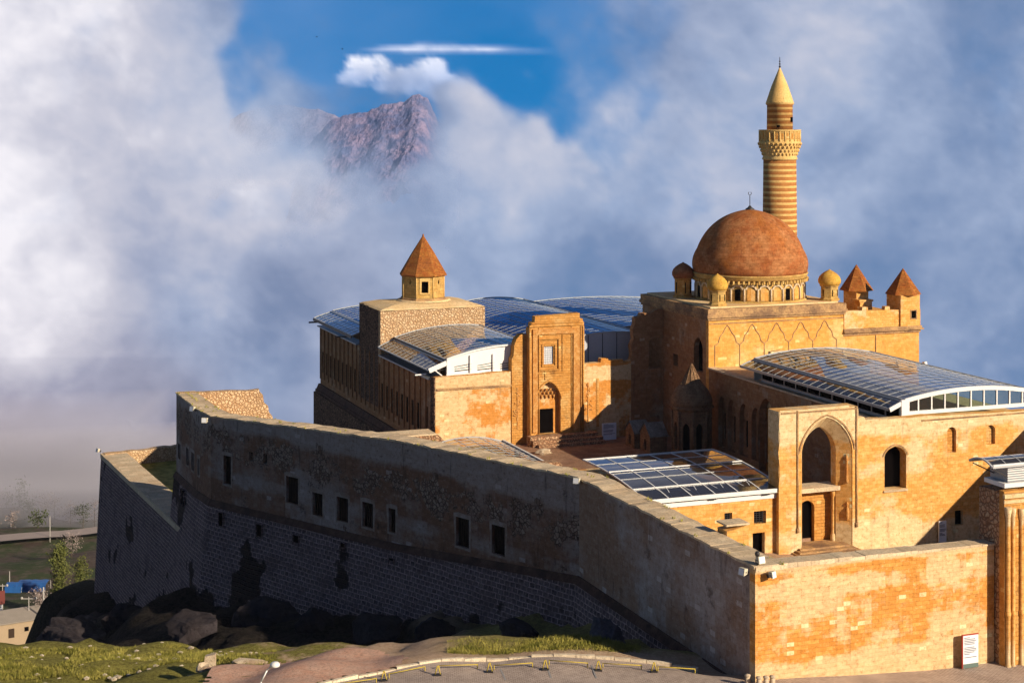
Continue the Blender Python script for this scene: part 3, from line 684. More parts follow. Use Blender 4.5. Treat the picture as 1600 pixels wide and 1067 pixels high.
# rocks at the foot of the fortress
def outcrop(c, sx, sy, szz, mat, seed, label, rz=0, sub=6, rough=.5):
    import bmesh
    bm = bmesh.new(); bmesh.ops.create_icosphere(bm, subdivisions=sub, radius=1)
    rr = random.Random(seed*13+5); pl = []
    for _ in range(20):
        n = Vector((rr.gauss(0,1), rr.gauss(0,1), rr.gauss(0,.8))).normalized(); pl.append((n, rr.uniform(.55,.92)))
    for v in bm.verts:
        for (n, d) in pl:
            e = v.co.dot(n)-d
            if e > 0: v.co -= n*e*.93
        q = v.co*1.6+Vector((seed*5.3, seed*1.7, 0))
        f = 1+.16*mnoise.fractal(q, .9, 2.1, 6)+.05*mnoise.noise(Vector((q.x*2, q.y*2, q.z*14)))
        v.co = Vector((v.co.x*sx*f, v.co.y*sy*f, v.co.z*szz*f))
    me = bpy.data.meshes.new('rock_outcrop'); bm.to_mesh(me); bm.free(); me.materials.append(mat)
    o = bpy.data.objects.new('rock_outcrop', me); COL.objects.link(o); o.location = c; o.rotation_euler = (0, 0, rz)
    tag(o, label, 'rock'); return o
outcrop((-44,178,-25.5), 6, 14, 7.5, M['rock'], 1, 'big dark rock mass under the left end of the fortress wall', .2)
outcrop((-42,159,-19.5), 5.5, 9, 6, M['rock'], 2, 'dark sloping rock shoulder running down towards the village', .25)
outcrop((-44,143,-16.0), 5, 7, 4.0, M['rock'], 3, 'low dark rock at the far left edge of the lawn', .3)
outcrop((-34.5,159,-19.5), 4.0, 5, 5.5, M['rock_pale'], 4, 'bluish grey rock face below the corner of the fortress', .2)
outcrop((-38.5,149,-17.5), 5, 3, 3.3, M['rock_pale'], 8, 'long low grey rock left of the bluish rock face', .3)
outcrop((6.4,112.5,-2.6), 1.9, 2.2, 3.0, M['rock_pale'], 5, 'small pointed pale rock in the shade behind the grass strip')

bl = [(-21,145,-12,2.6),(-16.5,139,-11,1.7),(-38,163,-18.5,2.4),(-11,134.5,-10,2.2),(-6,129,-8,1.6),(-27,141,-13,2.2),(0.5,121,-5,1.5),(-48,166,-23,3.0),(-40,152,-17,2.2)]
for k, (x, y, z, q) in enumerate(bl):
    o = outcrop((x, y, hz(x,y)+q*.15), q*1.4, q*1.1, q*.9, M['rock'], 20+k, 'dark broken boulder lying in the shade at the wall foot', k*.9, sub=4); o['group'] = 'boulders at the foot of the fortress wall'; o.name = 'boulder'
#@@FORTRESS
# ------------------------------------------------------------------ fortress wall (A - B - M - C - D)
A_, B_, M_, C_, C2_, D_ = (0.0, 0.0), L(*Bw), L(*Mw), L(*Cw), L(*C2w), L(*Dw)
Z_TOP = {0: 6.83, 1: 6.75, 2: 6.4, 3: 5.05, 4: 5.0, 5: 5.0}
PTS = [D_, C2_, C_, M_, B_, A_]; ZT = [5.0, 5.0, 5.05, 6.4, 6.75, 6.83]; ZL = [-3.3, -3.15, -3.0, -2.4, -.7, -.75]; ZB = [-22, -19, -16, -12.5, -7.5, -1.6]
fw = Thing('fortress_wall', -8, 47, -8, 'long shaded fortress wall of plaster over dark basalt, with a pale coping', 'fortress wall')
def offs(pts, d):
    """offset an open polyline to its outer (camera) side by d"""
    out = []
    for i, p in enumerate(pts):
        ns = []
        for (q, r) in ((pts[i-1], p) if i else None, (p, pts[i+1]) if i < len(pts)-1 else None) if False else [x for x in (((pts[i-1], p)) if i else None, ((p, pts[i+1])) if i < len(pts)-1 else None) if x]:
            v = Vector((r[0]-q[0], r[1]-q[1])).normalized(); ns.append(Vector((v[1], -v[0])))
        n = sum(ns, Vector((0, 0))); n.normalize(); k = 1/max(.35, n.dot(ns[0])); out.append((p[0]+n[0]*d*k, p[1]+n[1]*d*k))
    return out
win = {3: [(447,466,745,787), (488,504,770,806), (526,544,777,815), (566,583,785,824), (607,625,795,833)],
       4: [], 2: [], 1: [], 0: []}
# windows of the C-M and M-B runs, loopholes of the D-C2-C runs
wins_run = {0: [(278,282,693,717), (291,295,700,727), (299,303,707,735)], 1: [(307.5,311.5,716,742)],
            2: [(318,330,708,750), (349,361,712,757), (389,395,706,720), (411,417,709,724), (447,466,745,787), (488,504,770,806), (526,544,777,815), (566,583,785,824), (607,625,795,833)],
            3: [(712,733,809,855), (768,789,821,867)], 4: []}
panes = []
for i in range(5):
    P0, P1 = PTS[i], PTS[i+1]; Ln = dist2(P0, P1)
    hs = [h for h in holes_px(P0, P1, wins_run[i])]
    hs = [(max(.15, u0), min(Ln-.15, u1), z0, z1) for (u0, u1, z0, z1) in hs if u1 > .2 and u0 < Ln-.2]
    ol = [(0, ZL[i]), (Ln, ZL[i+1]), (Ln, ZT[i+1]-.12), (0, ZT[i]-.12)]
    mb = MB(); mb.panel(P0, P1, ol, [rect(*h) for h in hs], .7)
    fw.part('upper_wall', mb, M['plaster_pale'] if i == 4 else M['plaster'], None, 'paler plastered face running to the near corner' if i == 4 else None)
    for (u0, u1, z0, z1) in hs:
        mb = MB(); mb.panel(P0, P1, rect(u0+.003, u1-.003, z0+.003, z1-.003), (), .06, off=-.32)
        wo_ = fw.part('window', mb, M['void'])
        mb = MB()
        nb = max(2, int((u1-u0)/.22)); d = Vector((P1[0]-P0[0], P1[1]-P0[1])).normalized(); nn = Vector((d[1], -d[0]))
        for k in range(1, nb):
            u = u0+(u1-u0)*k/nb; x, y = P0[0]+d[0]*u-nn[0]*.2, P0[1]+d[1]*u-nn[1]*.2; mb.box(x-.015, x+.015, y-.015, y+.015, z0, z1)
        fw.part('window_bars', mb, M['timber'], wo_)
        if u1-u0 > .6:
            mb = MB(); e = .16; mb.panel(P0, P1, [(u0-e*.8,z0-e),(u1+e*1.2,z0-e*1.2),(u1+e,z0+.6),(u1+e*1.7,z1-.5),(u1+e*1.3,z1+e*2),(u0+.3,z1+e*2.4),(u0-e*1.6,z1+e*1.7),(u0-e*1.3,z1-.7),(u0-e*.7,z0+.9)], [rect(u0+.01, u1-.01, z0+.01, z1-.01)], .05, off=.012)
            fw.part('window_surround', mb, M['surround'], wo_)
mb = MB()
# coping, 2 m wide, slightly uneven
oo = offs(PTS, .08); ii = offs(PTS, -1.95)
for i in range(5):
    n = max(1, int(dist2(PTS[i], PTS[i+1])/1.1)); pz = None
    for k in range(n):
        t0, t1 = k/n, (k+1)/n
        f = lambda P, t: (P[i][0]+(P[i+1][0]-P[i][0])*t, P[i][1]+(P[i+1][1]-P[i][1])*t)
        z0 = ZT[i]+(ZT[i+1]-ZT[i])*t0+(pz if pz is not None else 0); pz = rnd.uniform(-.06,.05) if k < n-1 else 0; z1 = ZT[i]+(ZT[i+1]-ZT[i])*t1+pz
        o0, o1, i0, i1 = f(oo, t0), f(oo, t1), f(ii, t0), f(ii, t1)
        jo = rnd.uniform(-.09,.05)
        mb.hexa([(*o0, z0-.16), (*o1, z1-.16), (*i1, z1-.16), (*i0, z0-.16)], [(o0[0]+jo,o0[1]+jo*.3,z0+jo*.4), (o1[0],o1[1],z1), (*i1, z1), (*i0, z0)])
fw.part('coping', mb, M['coping'])
mb = MB()   # core behind the plaster skin
i2 = offs(PTS, -.72); i3 = offs(PTS, -1.85); i2[5] = (i2[5][0], .75); i3[5] = (i3[5][0], .75)
for i in range(5): mb.hexa([(*i2[i], -3.2), (*i2[i+1], -3.2), (*i3[i+1], -3.2), (*i3[i], -3.2)], [(*i2[i], ZT[i]-.17), (*i2[i+1], ZT[i+1]-.17), (*i3[i+1], ZT[i+1]-.17), (*i3[i], ZT[i]-.17)])
fw.part('inner_face', mb, M['rubble'])
mb = MB()   # string course, made dark and tall to stand for a recess shadow
o1_ = offs(PTS, .40); o0_ = offs(PTS, -.3)
for i in range(5): mb.hexa([(*o1_[i], ZL[i]-.55), (*o1_[i+1], ZL[i+1]-.55), (*o0_[i+1], ZL[i+1]-.55), (*o0_[i], ZL[i]-.55)], [(*offs(PTS,.10)[i], ZL[i]-.005), (*offs(PTS,.10)[i+1], ZL[i+1]-.005), (*o0_[i+1], ZL[i+1]-.005), (*o0_[i], ZL[i]-.005)])
fw.part('string_course', mb, M['ledge_shade'])
base_o = [offs(PTS, d)[i] for i, d in enumerate((2.0, 2.0, 1.8, 1.6, 1.1, .45))]
mid_o = offs(PTS, .26); inn = offs(PTS, -1.5); inn[5] = (inn[5][0], .75)
loops = {2: [(345,352,799,822), (404,413,817,840), (461,470,834,852), (534,542,846,862), (610,618,870,886)], 0: [(287,291,762,790)], 1: []}
for i in range(5):
    n = max(1, int(dist2(PTS[i], PTS[i+1])/1.5)); mb = MB()
    for k in range(n):
        t0, t1 = k/n, (k+1)/n; lp = lambda p, q, t: tuple(p[j]+(q[j]-p[j])*t for j in range(len(p)))
        a0 = lp((*mid_o[i], ZL[i]-.54), (*mid_o[i+1], ZL[i+1]-.54), t0); a1 = lp((*mid_o[i], ZL[i]-.54), (*mid_o[i+1], ZL[i+1]-.54), t1)
        b0 = lp((*base_o[i], ZB[i]), (*base_o[i+1], ZB[i+1]), t0); b1 = lp((*base_o[i], ZB[i]), (*base_o[i+1], ZB[i+1]), t1)
        mb.face([b0, b1, a1, a0])
    mb.face([(*inn[i], ZL[i]-.54), (*mid_o[i], ZL[i]-.54), (*mid_o[i+1], ZL[i+1]-.54), (*inn[i+1], ZL[i+1]-.54)])
    mb.face([(*inn[i+1], ZB[i+1]), (*inn[i], ZB[i]), (*inn[i], ZL[i]-.54), (*inn[i+1], ZL[i+1]-.54)])
    lw = fw.part('lower_wall', mb, M['basalt'])
for (px0, px1, py0, py1) in loops[2]+[(287,291,762,790)]:
    i = 2 if px0 > 330 else 0; P0, P1 = mid_o[i], mid_o[i+1]
    u0, z1 = on_wall(P0, P1, px0, py0); u1, z0 = on_wall(P0, P1, px1, py1); d = Vector((P1[0]-P0[0], P1[1]-P0[1])).normalized(); nn = Vector((d[1], -d[0]))
    dep = .12+(ZL[i]-.5-z0)*.12
    mb = MB(); mb.panel(P0, P1, rect(u0-.03, u1+.03, z0-.03, z1+.03), [rect(u0, u1, z0, z1)], .5, off=dep+.03); lo_ = fw.part('loophole', mb, M['basalt'])
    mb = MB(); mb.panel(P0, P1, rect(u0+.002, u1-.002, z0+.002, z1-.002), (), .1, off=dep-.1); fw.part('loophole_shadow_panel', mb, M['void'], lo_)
# terrace behind the far corner and the ruined cross wall
F_ = L(*P3(405, 608, 5.0)[:2]); F2_ = L(*P3(424, 657, 2.2)[:2])
mb = MB(); ti = offs(PTS, -1.8); mb.prism([ti[3], ti[2], ti[1], (D_[0]+1.5, D_[1]-.5), (F_[0]+1.0, F_[1]-.3), (F_[0]+4.5, F_[1]-12), (ti[3][0]+2, ti[3][1]+5)], -6, .02)
fw.part('terrace', mb, M['sandy'])
Ln = dist2(D_, F_)
mb = MB(); ol = [(0,-.5),(Ln+2.2,-.5),(Ln+2.0,.6),(Ln+1.7,1.2),(Ln+1.3,1.6),(Ln+1.25,2.1),(Ln+.85,2.6),(Ln+.8,3.2),(Ln+.35,3.6),(Ln+.25,4.4),(Ln-.05,4.7),(Ln-.2,5.07),(Ln-1.5,4.95),(Ln*.6,5.03),(Ln*.3,4.97),(0,5.0)]
mb.panel((D_[0]+.0, D_[1]-.75), (F_[0], F_[1]-.75), ol, (), .9); fw.part('ruined_cross_wall', mb, M['rubble'])

mb = MB()
for k in range(60):
    i = rnd.choice((0,1,2,2,3,4,4)); t_ = rnd.random(); e = rnd.choice((.02,-1.8,-.9)); q_ = offs(PTS, e)
    x_, y_ = q_[i][0]+(q_[i+1][0]-q_[i][0])*t_, q_[i][1]+(q_[i+1][1]-q_[i][1])*t_; z_ = ZT[i]+(ZT[i+1]-ZT[i])*t_
    for _ in range(3): mb_x, mb_y = x_+rnd.uniform(-.15,.15), y_+rnd.uniform(-.15,.15); [mb.face([(mb_x-.03,mb_y,z_-.05),(mb_x+.03,mb_y,z_-.05),(mb_x+rnd.uniform(-.12,.12),mb_y+rnd.uniform(-.1,.1),z_+rnd.uniform(.08,.24))]) for _ in range(3)]
tag(mb.build('weeds', M['grass'], org=(0,0,0)), 'thin dry weeds growing from the wall coping', 'weeds', kind='stuff')
# ------------------------------------------------------------------ bastion at the far left
Pb = L(*P3(158, 708, -8)[:2]); Gb = L(*P3(272, 815, -8)[:2]); Rb = L(*P3(300, 694, -8)[:2])
Gd = Vector((Gb[0]-Pb[0], Gb[1]-Pb[1])).normalized(); Gb2 = (Gb[0]+Gd[0]*3.0, Gb[1]+Gd[1]*3.0)
ba = Thing('bastion', Pb[0]+3, Pb[1]-5, -12, 'low outer bastion of dark stone with a broad pale walkway on top', 'bastion')
nG = Vector((Gd[1], -Gd[0]))
inner = lambda p, d: (p[0]-nG[0]*d, p[1]-nG[1]*d)
mb = MB(); n = 18
for k in range(n):
    t0, t1 = k/n, (k+1)/n
    tp0 = (Pb[0]+(Gb2[0]-Pb[0])*t0, Pb[1]+(Gb2[1]-Pb[1])*t0); tp1 = (Pb[0]+(Gb2[0]-Pb[0])*t1, Pb[1]+(Gb2[1]-Pb[1])*t1)
    for (za, zb) in ((-8.12, -14), (-14, -20), (-20, -30)):
        f0, f1 = (-8-za)*.05, (-8-zb)*.05
        mb.face([(tp0[0]+nG[0]*f1, tp0[1]+nG[1]*f1, zb), (tp1[0]+nG[0]*f1, tp1[1]+nG[1]*f1, zb), (tp1[0]+nG[0]*f0, tp1[1]+nG[1]*f0, za), (tp0[0]+nG[0]*f0, tp0[1]+nG[1]*f0, za)])
mb.face([(*inner(Pb,0), -8.12), (Pb[0]+nG[0]*1.1, Pb[1]+nG[1]*1.1, -30), (Rb[0], Rb[1]+1, -30), (*Rb, -8.12)][::-1])
bw_ = ba.part('outer_wall', mb, M['basalt'])
mb = MB(); pj = 0
for k in range(24):
    t0, t1 = k/24, (k+1)/24; q0 = (Pb[0]+(Gb2[0]-Pb[0])*t0, Pb[1]+(Gb2[1]-Pb[1])*t0); q1 = (Pb[0]+(Gb2[0]-Pb[0])*t1, Pb[1]+(Gb2[1]-Pb[1])*t1)
    z0 = -8+pj; pj = rnd.uniform(-.04,.04); z1 = -8+pj; w_ = 3.0
    lo = [(q0[0]+nG[0]*.1,q0[1]+nG[1]*.1,-8.6),(q1[0]+nG[0]*.1,q1[1]+nG[1]*.1,-8.6),(*inner(q1,w_),-8.6),(*inner(q0,w_),-8.6)]
    mb.hexa(lo, [(lo[0][0],lo[0][1],z0),(lo[1][0],lo[1][1],z1),(lo[2][0],lo[2][1],z1),(lo[3][0],lo[3][1],z0)])
ba.part('walkway', mb, M['coping'])
mb = MB(); Lr = dist2(Pb, Rb)
ol = top_edge([(.2,-7.95),(Lr,-7.8)], -11, .08, .7); mb.panel((Pb[0]+.15,Pb[1]-1.1), (Rb[0],Rb[1]-1.1), ol, (), 1.1); ba.part('back_wall', mb, M['rubble'])
pt = [inner(Pb,2.9), inner(Gb2,2.9), (D_[0]+.4,D_[1]-2), (D_[0]+1,D_[1]+6), (Rb[0],Rb[1]-.3)]
mb = MB(); mb.prism(pt, -14, -9.6); ba.part('turf', mb, M['grass'])
mb = MB()
for _ in range(1500):
    t, s_ = rnd.random(), rnd.random(); q = inner((Pb[0]+(Gb2[0]-Pb[0])*t, Pb[1]+(Gb2[1]-Pb[1])*t), 3.1+s_*9)
    if q[0] < D_[0]+.2: tuft(q[0], q[1], -9.6, rnd.uniform(.3,.8))
tag(mb.build('grass', M['grass'], org=(0,0,0)), 'tall bright grass growing inside the bastion', 'grass', kind='stuff')

#@@COURT
# ------------------------------------------------------------------ floors
mb = MB(); ti = offs(PTS, -1.9)
mb.prism([(1.9,28.2), ti[4], (-4.5,44), (-1.5,60), (3.0,72.5), (3.4,73), (60,73), (60,28.2)], -7, 0.0)
tag(mb.build('courtyard', mottled('courtyard_paving', (.36,.20,.12), (.42,.26,.17), (.28,.15,.10), .5, .4, brick=(.8,.5)), org=(0,0,0)), kind='structure')

mb = MB(); fz = lambda a: -.38-(a-15.5)*.06
for i in range(24):
    for j in range(14):
        aa, bb = 1.0+i*2, 1.0+j*1.94; q = [(aa,bb),(aa+2,bb),(aa+2,bb+1.94),(aa,bb+1.94)]
        mb.face([(x,y,fz(x)+.05*mnoise.noise(Vector((x*.5,y*.5,0)))) for x, y in q], smooth=True)
tag(mb.build('forecourt', mottled('trodden_earth', (.42,.27,.17), (.52,.36,.24), (.32,.19,.12), .7, .6, spots=.5), org=(0,0,0)), kind='structure')
# ------------------------------------------------------------------ front wall A-E
E_ = 17.3
fr = Thing('front_wall', 0, 0, 0, 'sunlit orange and cream ashlar wall facing the road between the corner and the gatehouse', 'wall')
mb = MB(); ol = [(.0,-2.2),(E_,-2.2)]+top_edge([(0,6.72),(E_,6.58)], -2, .03, .9)[2:]
mb.panel((-.02,-.0), (E_,0), ol, (), .7, off=.03); fr.part('ashlar_face', mb, M['ashlar'])
mb = MB(); zz = [6.72, 6.58]
for k in range(16):
    u0, u1 = 1.9+(E_-1.9)*k/16, 1.9+(E_-1.9)*(k+1)/16; j = rnd.uniform(-.03,.03)
    mb.box(u0+.01, u1-.01, -.07, 1.15, 6.55, 6.86-.012*k+j)
mb.box(.0, 1.9, -.07, -.02, 6.5, 6.8)
fr.part('coping', mb, M['coping'])
mb = MB(); mb.box(.72, E_, .72, 1.1, -1, 6.5); fr.part('inner_face', mb, M['rubble_red'])

# ------------------------------------------------------------------ gatehouse, right edge
gh = Thing('gatehouse', 17.3, 0, -1, 'tall carved stone gatehouse at the right edge, with pilasters and niches', 'gatehouse')
mb = MB(); ol = top_edge([(0,10.15),(12,10.3)], -2.5, .04)
mb.panel((17.32,-1.0), (29.3,-1.0), ol, [arch(1.75,3.6,.9,5.6,6.6), ], .5); gh.part('facade', mb, M['portal'])
mb = MB(); mb.panel((17.32,-1.0), (29.3,-1.0), rect(1.752,3.598,.902,6.65), (), .1, off=-.3); gh.part('niche_back', mb, M['ashlar_court'])
mb = MB(); mb.box(17.34, 29.2, -.48, 1.6, -2.4, 10.0); gh.part('masonry_body', mb, M['rubble_red'])
mb = MB()
for (u, r, z1) in ((17.55,.15,9.2), (17.95,.12,9.1), (18.6,.13,9.0), (21.2,.13,9.0), (22.4,.15,9.2)):
    mb.lathe((u,-1.0-r*.5), [(r*1.5,-1.6),(r*1.5,-1.0),(r*1.1,-.8),(r,-.6),(r,2.2),(r*1.25,2.3),(r*1.25,2.5),(r,2.6),(r,z1-.7),(r*1.5,z1-.3),(r*1.6,z1)], 12)
gh.part('column', mb, M['ashlar_court'])
mb = MB(); mb.box(17.2, 29.3, -1.22, -1.0, 9.75, 10.0); mb.box(17.25,29.3,-1.12,-1.0,9.4,9.6); mb.box(18.8,21.0,-1.08,-1.0,3.0,3.15); mb.box(18.8,21.0,-1.08,-1.0,-.3,-.1)
for (z0, z1) in ((-.1,.6),(6.9,8.9)):
    mb.box(18.85,18.97,-1.06,-1.0,z0,z1); mb.box(20.85,20.97,-1.06,-1.0,z0,z1)
gh.part('cornice', mb, M['ashlar_court'])
mb = MB(); mb.box(17.3, 29.3, -1.9, -1.0, -2.4, -1.0); mb.box(17.9, 29.3, -2.5, -1.9, -2.4, -1.2); gh.part('plinth', mb, M['ashlar_court'])

def barrel_roof(T, a0, a1, b0, b1, ze, rise, nu, nv, axis='b', glass='glass', fr='frame', bar=.045, fascia=.22, z2=None, label=None, skew=0.0, crown=.5):
    """arched glazed roof; axis = direction its ridge runs. z2: eave height on the second side"""
    z2 = ze if z2 is None else z2; NS = 16
    def P(t, v, dz=0.0):
        z = ze+(z2-ze)*t+rise*(1-(2*t-1)**2)+dz
        if axis == 'b': return (a0+(a1-a0)*t, b0+(b1-b0)*v, z)
        return (a0+(a1-a0)*v, b0+(b1-b0)*t, z)
    mb = MB(); i0 = 0; rows = 8
    for j in range(NS+1):
        for k in range(rows+1): mb.v.append(P(j/NS, k/rows))
    for j in range(NS):
        for k in range(rows):
            q = j*(rows+1)+k; mb.f.append((q, q+rows+1, q+rows+2, q+1) if axis == 'b' else (q, q+1, q+rows+2, q+rows+1)); mb.uv.append(None); mb.sm.append(True)
    rf = bpy.data.objects.new('glass_roof', None)
    g_ = mb.build('glass_roof', M[glass], T.o, T.org)
    mb = MB()
    for i in range(nu+1):
        t = i/nu; ed = i in (0, nu); e = .12 if ed else bar; mb.bar(P(t,0,.02), P(t,1,.02), e, e if ed else .02)
    for j in range(nv+1):
        v = j/nv; ed = j in (0, nv); e = .10 if ed else bar
        for q in range(NS): mb.bar(P(q/NS,v,.024), P((q+1)/NS,v,.024), e, e if ed else .02)
    T.part('roof_frame', mb, M[fr], g_)
    return P, g_
def gable(mb, P, v, zb, NS=16, dep=.12, axis='b', top=-.02):
    """filled end wall under the arch"""
    for q in range(NS):
        p0, p1 = P(q/NS, v, top), P((q+1)/NS, v, top)
        if axis == 'b':
            mb.hexa([(p0[0],p0[1],zb),(p1[0],p0[1],zb),(p1[0],p0[1]+dep,zb),(p0[0],p0[1]+dep,zb)], [p0, p1, (p1[0],p1[1]+dep,p1[2]), (p0[0],p0[1]+dep,p0[2])])
        else:
            mb.hexa([(p0[0],p0[1],zb),(p0[0]+dep,p0[1],zb),(p0[0]+dep,p1[1],zb),(p0[0],p1[1],zb)], [p0, (p0[0]+dep,p0[1],p0[2]), (p1[0]+dep,p1[1],p1[2]), p1])

# canopy over the gatehouse
P, _ = barrel_roof(gh, 16.5, 26, -.9, 1.5, 11.7, .35, 3, 8, axis='a')
mb = MB(); mb.box(17.9, 26, -.6, 1.2, 10.62, 11.6); gh.part('louvre_box', mb, M['grey'])
mb = MB(); mb.box(17.5, 27, -.8, 1.3, 10.32, 10.6)
for k in range(6): mb.box(17.85, 26, -.64, -.6, 10.72+.15*k, 10.78+.15*k)
mb.bar((16.6,-.8,11.75), (26,-.8,11.75), .16, .22)
gh.part('roof_base', mb, M['whitepanel'])
mb = MB(); mb.bar((16.55,-.8,11.62),(18.0,-.5,10.9),.07); mb.bar((16.55,1.2,11.62),(18.0,.8,10.9),.07); gh.part('brace', mb, M['darkmetal'])

# right-hand wing of the first court (throws the long slanting shadow)
rw = Thing('court_wing', 42, 0, 0, 'plain stone wing closing the right side of the forecourt', 'building')
mb = MB(); mb.box(42, 50, -1, 26.2, -1, 8.5); rw.part('wall', mb, M['ashlar_court'])
mb = MB(); mb.box(41.85, 50.1, -1.2, 26.3, 8.5, 8.75); rw.part('roof', mb, M['sandy'])

# ------------------------------------------------------------------ second gate and its wall (plane b = 26.7)
BG = 26.7
g2 = Thing('inner_gate', 16.3, BG, 0, 'sunlit cream stone gate with a tall pointed arch rising above the forecourt', 'gate')
def ug(px, b=BG): return on_wall((0,b), (1,b), px, 500)[0]
def zg(px, py, b=BG): return on_wall((0,b), (1,b), px, py)[1]
a0, a1 = ug(1217, BG-.5), ug(1341, BG-.5); BF = BG-.5
ol0, or0 = ug(1252, BF), ug(1332, BF)
hl, hr = ol0+.62, or0-.95
ol = [(0,-1.6),(a1-a0,-1.6),(a1-a0,10.5),(a1-a0-.8,10.6),(a1-a0-.85,10.85),(4,10.8),(2,10.75),(.1,10.8),(0,9.6),(.12,8.8),(-.05,7.5),(.1,6),(0,5)]
opo = arch(ol0-a0, or0-a0, -.6, 7.3, 10.0); opi = arch(hl-a0, hr-a0, -.6, 7.2, 9.1)
mb = MB(); mb.panel((a0,BF), (a1,BF), ol, [opo], .04); mb.panel((a0,BF), (a1,BF), [(.01,-1.6),(a1-a0-.01,-1.6),(a1-a0-.01,10.4),(.01,10.4)], [opi], .75, off=-.95)
for k in range(len(opo)):
    p, q = opo[k], opo[(k+1)%len(opo)]; p2, q2 = opi[k], opi[(k+1)%len(opi)]
    mb.face([(a0+p[0],BF+.03,p[1]),(a0+q[0],BF+.03,q[1]),(a0+q2[0],BF+.95,q2[1]),(a0+p2[0],BF+.95,p2[1])])
mb.box(a0+.02, a0+.3, BF+.04, BF+.95, -1.6, 10.5); mb.box(a1-.3, a1-.02, BF+.04, BF+.95, -1.6, 10.4); mb.box(a0+.02, a1-.02, BF+.04, BF+1.7, 10.41, 10.7)
g2.part('gate_block', mb, M['ashlar_court'])
mb = MB()
pa = arch(ol0-a0-.2, or0-a0+.2, .3, 7.3, 10.2)[2:]
for p, q in zip(pa[:-1], pa[1:]): mb.bar((a0+p[0], BF-.03, p[1]), (a0+q[0], BF-.03, q[1]), .08, .12)
for px in (1246, 1338):
    u = ug(px, BF); mb.tube((u,BF-.02,1.4),(u,BF-.02,10.7),.09,n=8); mb.tube((u,BF-.02,1.1),(u,BF-.02,1.45),.15,n=8)
mb.box(a0+.2, a1-.1, BF-.05, BF, 10.5, 10.62)
g2.part('moulding', mb, M['cornice'])
# lintel, inner wall and door
mb = MB(); mb.box(hl-.3, hr+.3, BF+.7, BF+2.55, 3.95, 4.3); g2.part('lintel', mb, M['coping'])
mb = MB(); dw0, dw1 = .25, 1.75
mb.panel((hl-.5,BF+1.72), (hr+.5,BF+1.72), rect(0, hr-hl+1.0, -1.5, 3.94), [arch(.75,2.1,-.4,2.6,3.1)], .5); g2.part('door_wall', mb, M['portal'])
mb = MB(); mb.panel((hl-.5,BF+1.72), (hr+.5,BF+1.72), rect(.752,2.098,-.4,3.12), (), .05, off=-.4); g2.part('door', mb, M['void'])
mb = MB()
for (u, b) in ((hr-.1, BF+1.2),): mb.lathe((u, b), [(.22,-.5),(.22,.3),(.13,.45),(.12,3.3),(.2,3.5),(.22,3.94)], 10)
g2.part('column', mb, M['ashlar_court'])
mb = MB(); mb.lathe((or0-.35, BF+.3), [(.14,4.6),(.14,4.9),(.10,5.0),(.09,6.3),(.13,6.4),(.02,6.9)], 8); mb.lathe((or0-.3,BF+.3), [(.02,1.6),(.16,1.8),(.16,2.4),(.05,2.7),(.12,2.9),(.02,3.1)], 8); g2.part('carved_colonnette', mb, M['carved'])
mb = MB()
for k in range(3): mb.box(hl-.9-.3*(2-k), hr+.5+.3*(2-k), BF-.35-.45*(2-k), BF+1.6, -1.2, -.44+.14*k)
g2.part('steps', mb, M['cornice'])
# wall to the right of the gate
sw = Thing('forecourt_wall', a1, BG, 0, 'high sunlit orange wall with arched windows right of the pointed gate', 'wall')
aR = 41.9; P0, P1 = (a1+.005,BG), (aR,BG)
def arch_px(x0, x1, y0, ys, y1, pointed=False):
    u0, z1 = on_wall(P0,P1,x0,y0); u1, _ = on_wall(P0,P1,x1,y0); xm = (x0+x1)/2
    za = on_wall(P0,P1,xm,y0)[1]; zs = on_wall(P0,P1,xm,ys)[1]; zb = on_wall(P0,P1,xm,y1)[1]; return (u0,u1,zb,zs,za)
Aw = [arch_px(1382,1416,697,712,764), arch_px(1480,1494,667,675,707), arch_px(1541,1555,664,672,694)]
rw_ = holes_px(P0,P1,[(1492,1505,797,820)])
mb = MB(); ol = top_edge([(0,9.75),(.9,9.7),(1.0,9.45),(6,9.4),(12,9.3),(aR-a1,9.2)], -2.6, .05)
mb.panel(P0, P1, ol, [arch(*w_, pointed=(i==0)) for i, w_ in enumerate(Aw)]+[rect(*r) for r in rw_], .9); sw.part('ashlar_face', mb, M['ashlar_court'])
mb = MB(); mb.box(ug(1440)-.0, aR, BG-.06, BG+.02, 9.0, 9.12); sw.part('string_moulding', mb, M['cornice'])
for i, (u0,u1,zb,zs,za) in enumerate(Aw):
    mb = MB(); mb.panel(P0, P1, rect(u0-.3,u1+.3,zb-.3,za+.3), (), .1, off=-.95 if i == 0 else -.35)
    if i: mb = MB(); mb.panel(P0, P1, arch(u0+.003,u1-.003,zb+.003,zs,za-.003,pointed=False), (), .1, off=-.3)
    wi = sw.part('window', mb, M['void'] if i == 0 else M['portal'])
    if i == 0:
        mb = MB(); e = .14; pa = arch(u0-e,u1+e,zb,zs,za+e)[2:]
        for p, q in zip(pa[:-1], pa[1:]): mb.bar((P0[0]+p[0],BG-.02,p[1]),(P0[0]+q[0],BG-.02,q[1]),.07,.12)
        sw.part('window_surround', mb, M['cornice'], wi)
        mb = MB(); mb.box(P0[0]+u0-.1, P0[0]+u1+.1, BG-.12, BG+.05, zb-.18, zb-.02); sw.part('sill', mb, M['coping'], wi)
mb = MB(); r = rw_[0]; mb.panel(P0, P1, rect(r[0]+.003,r[1]-.003,r[2]+.003,r[3]-.003), (), .1, off=-.35); sw.part('window', mb, M['void'])

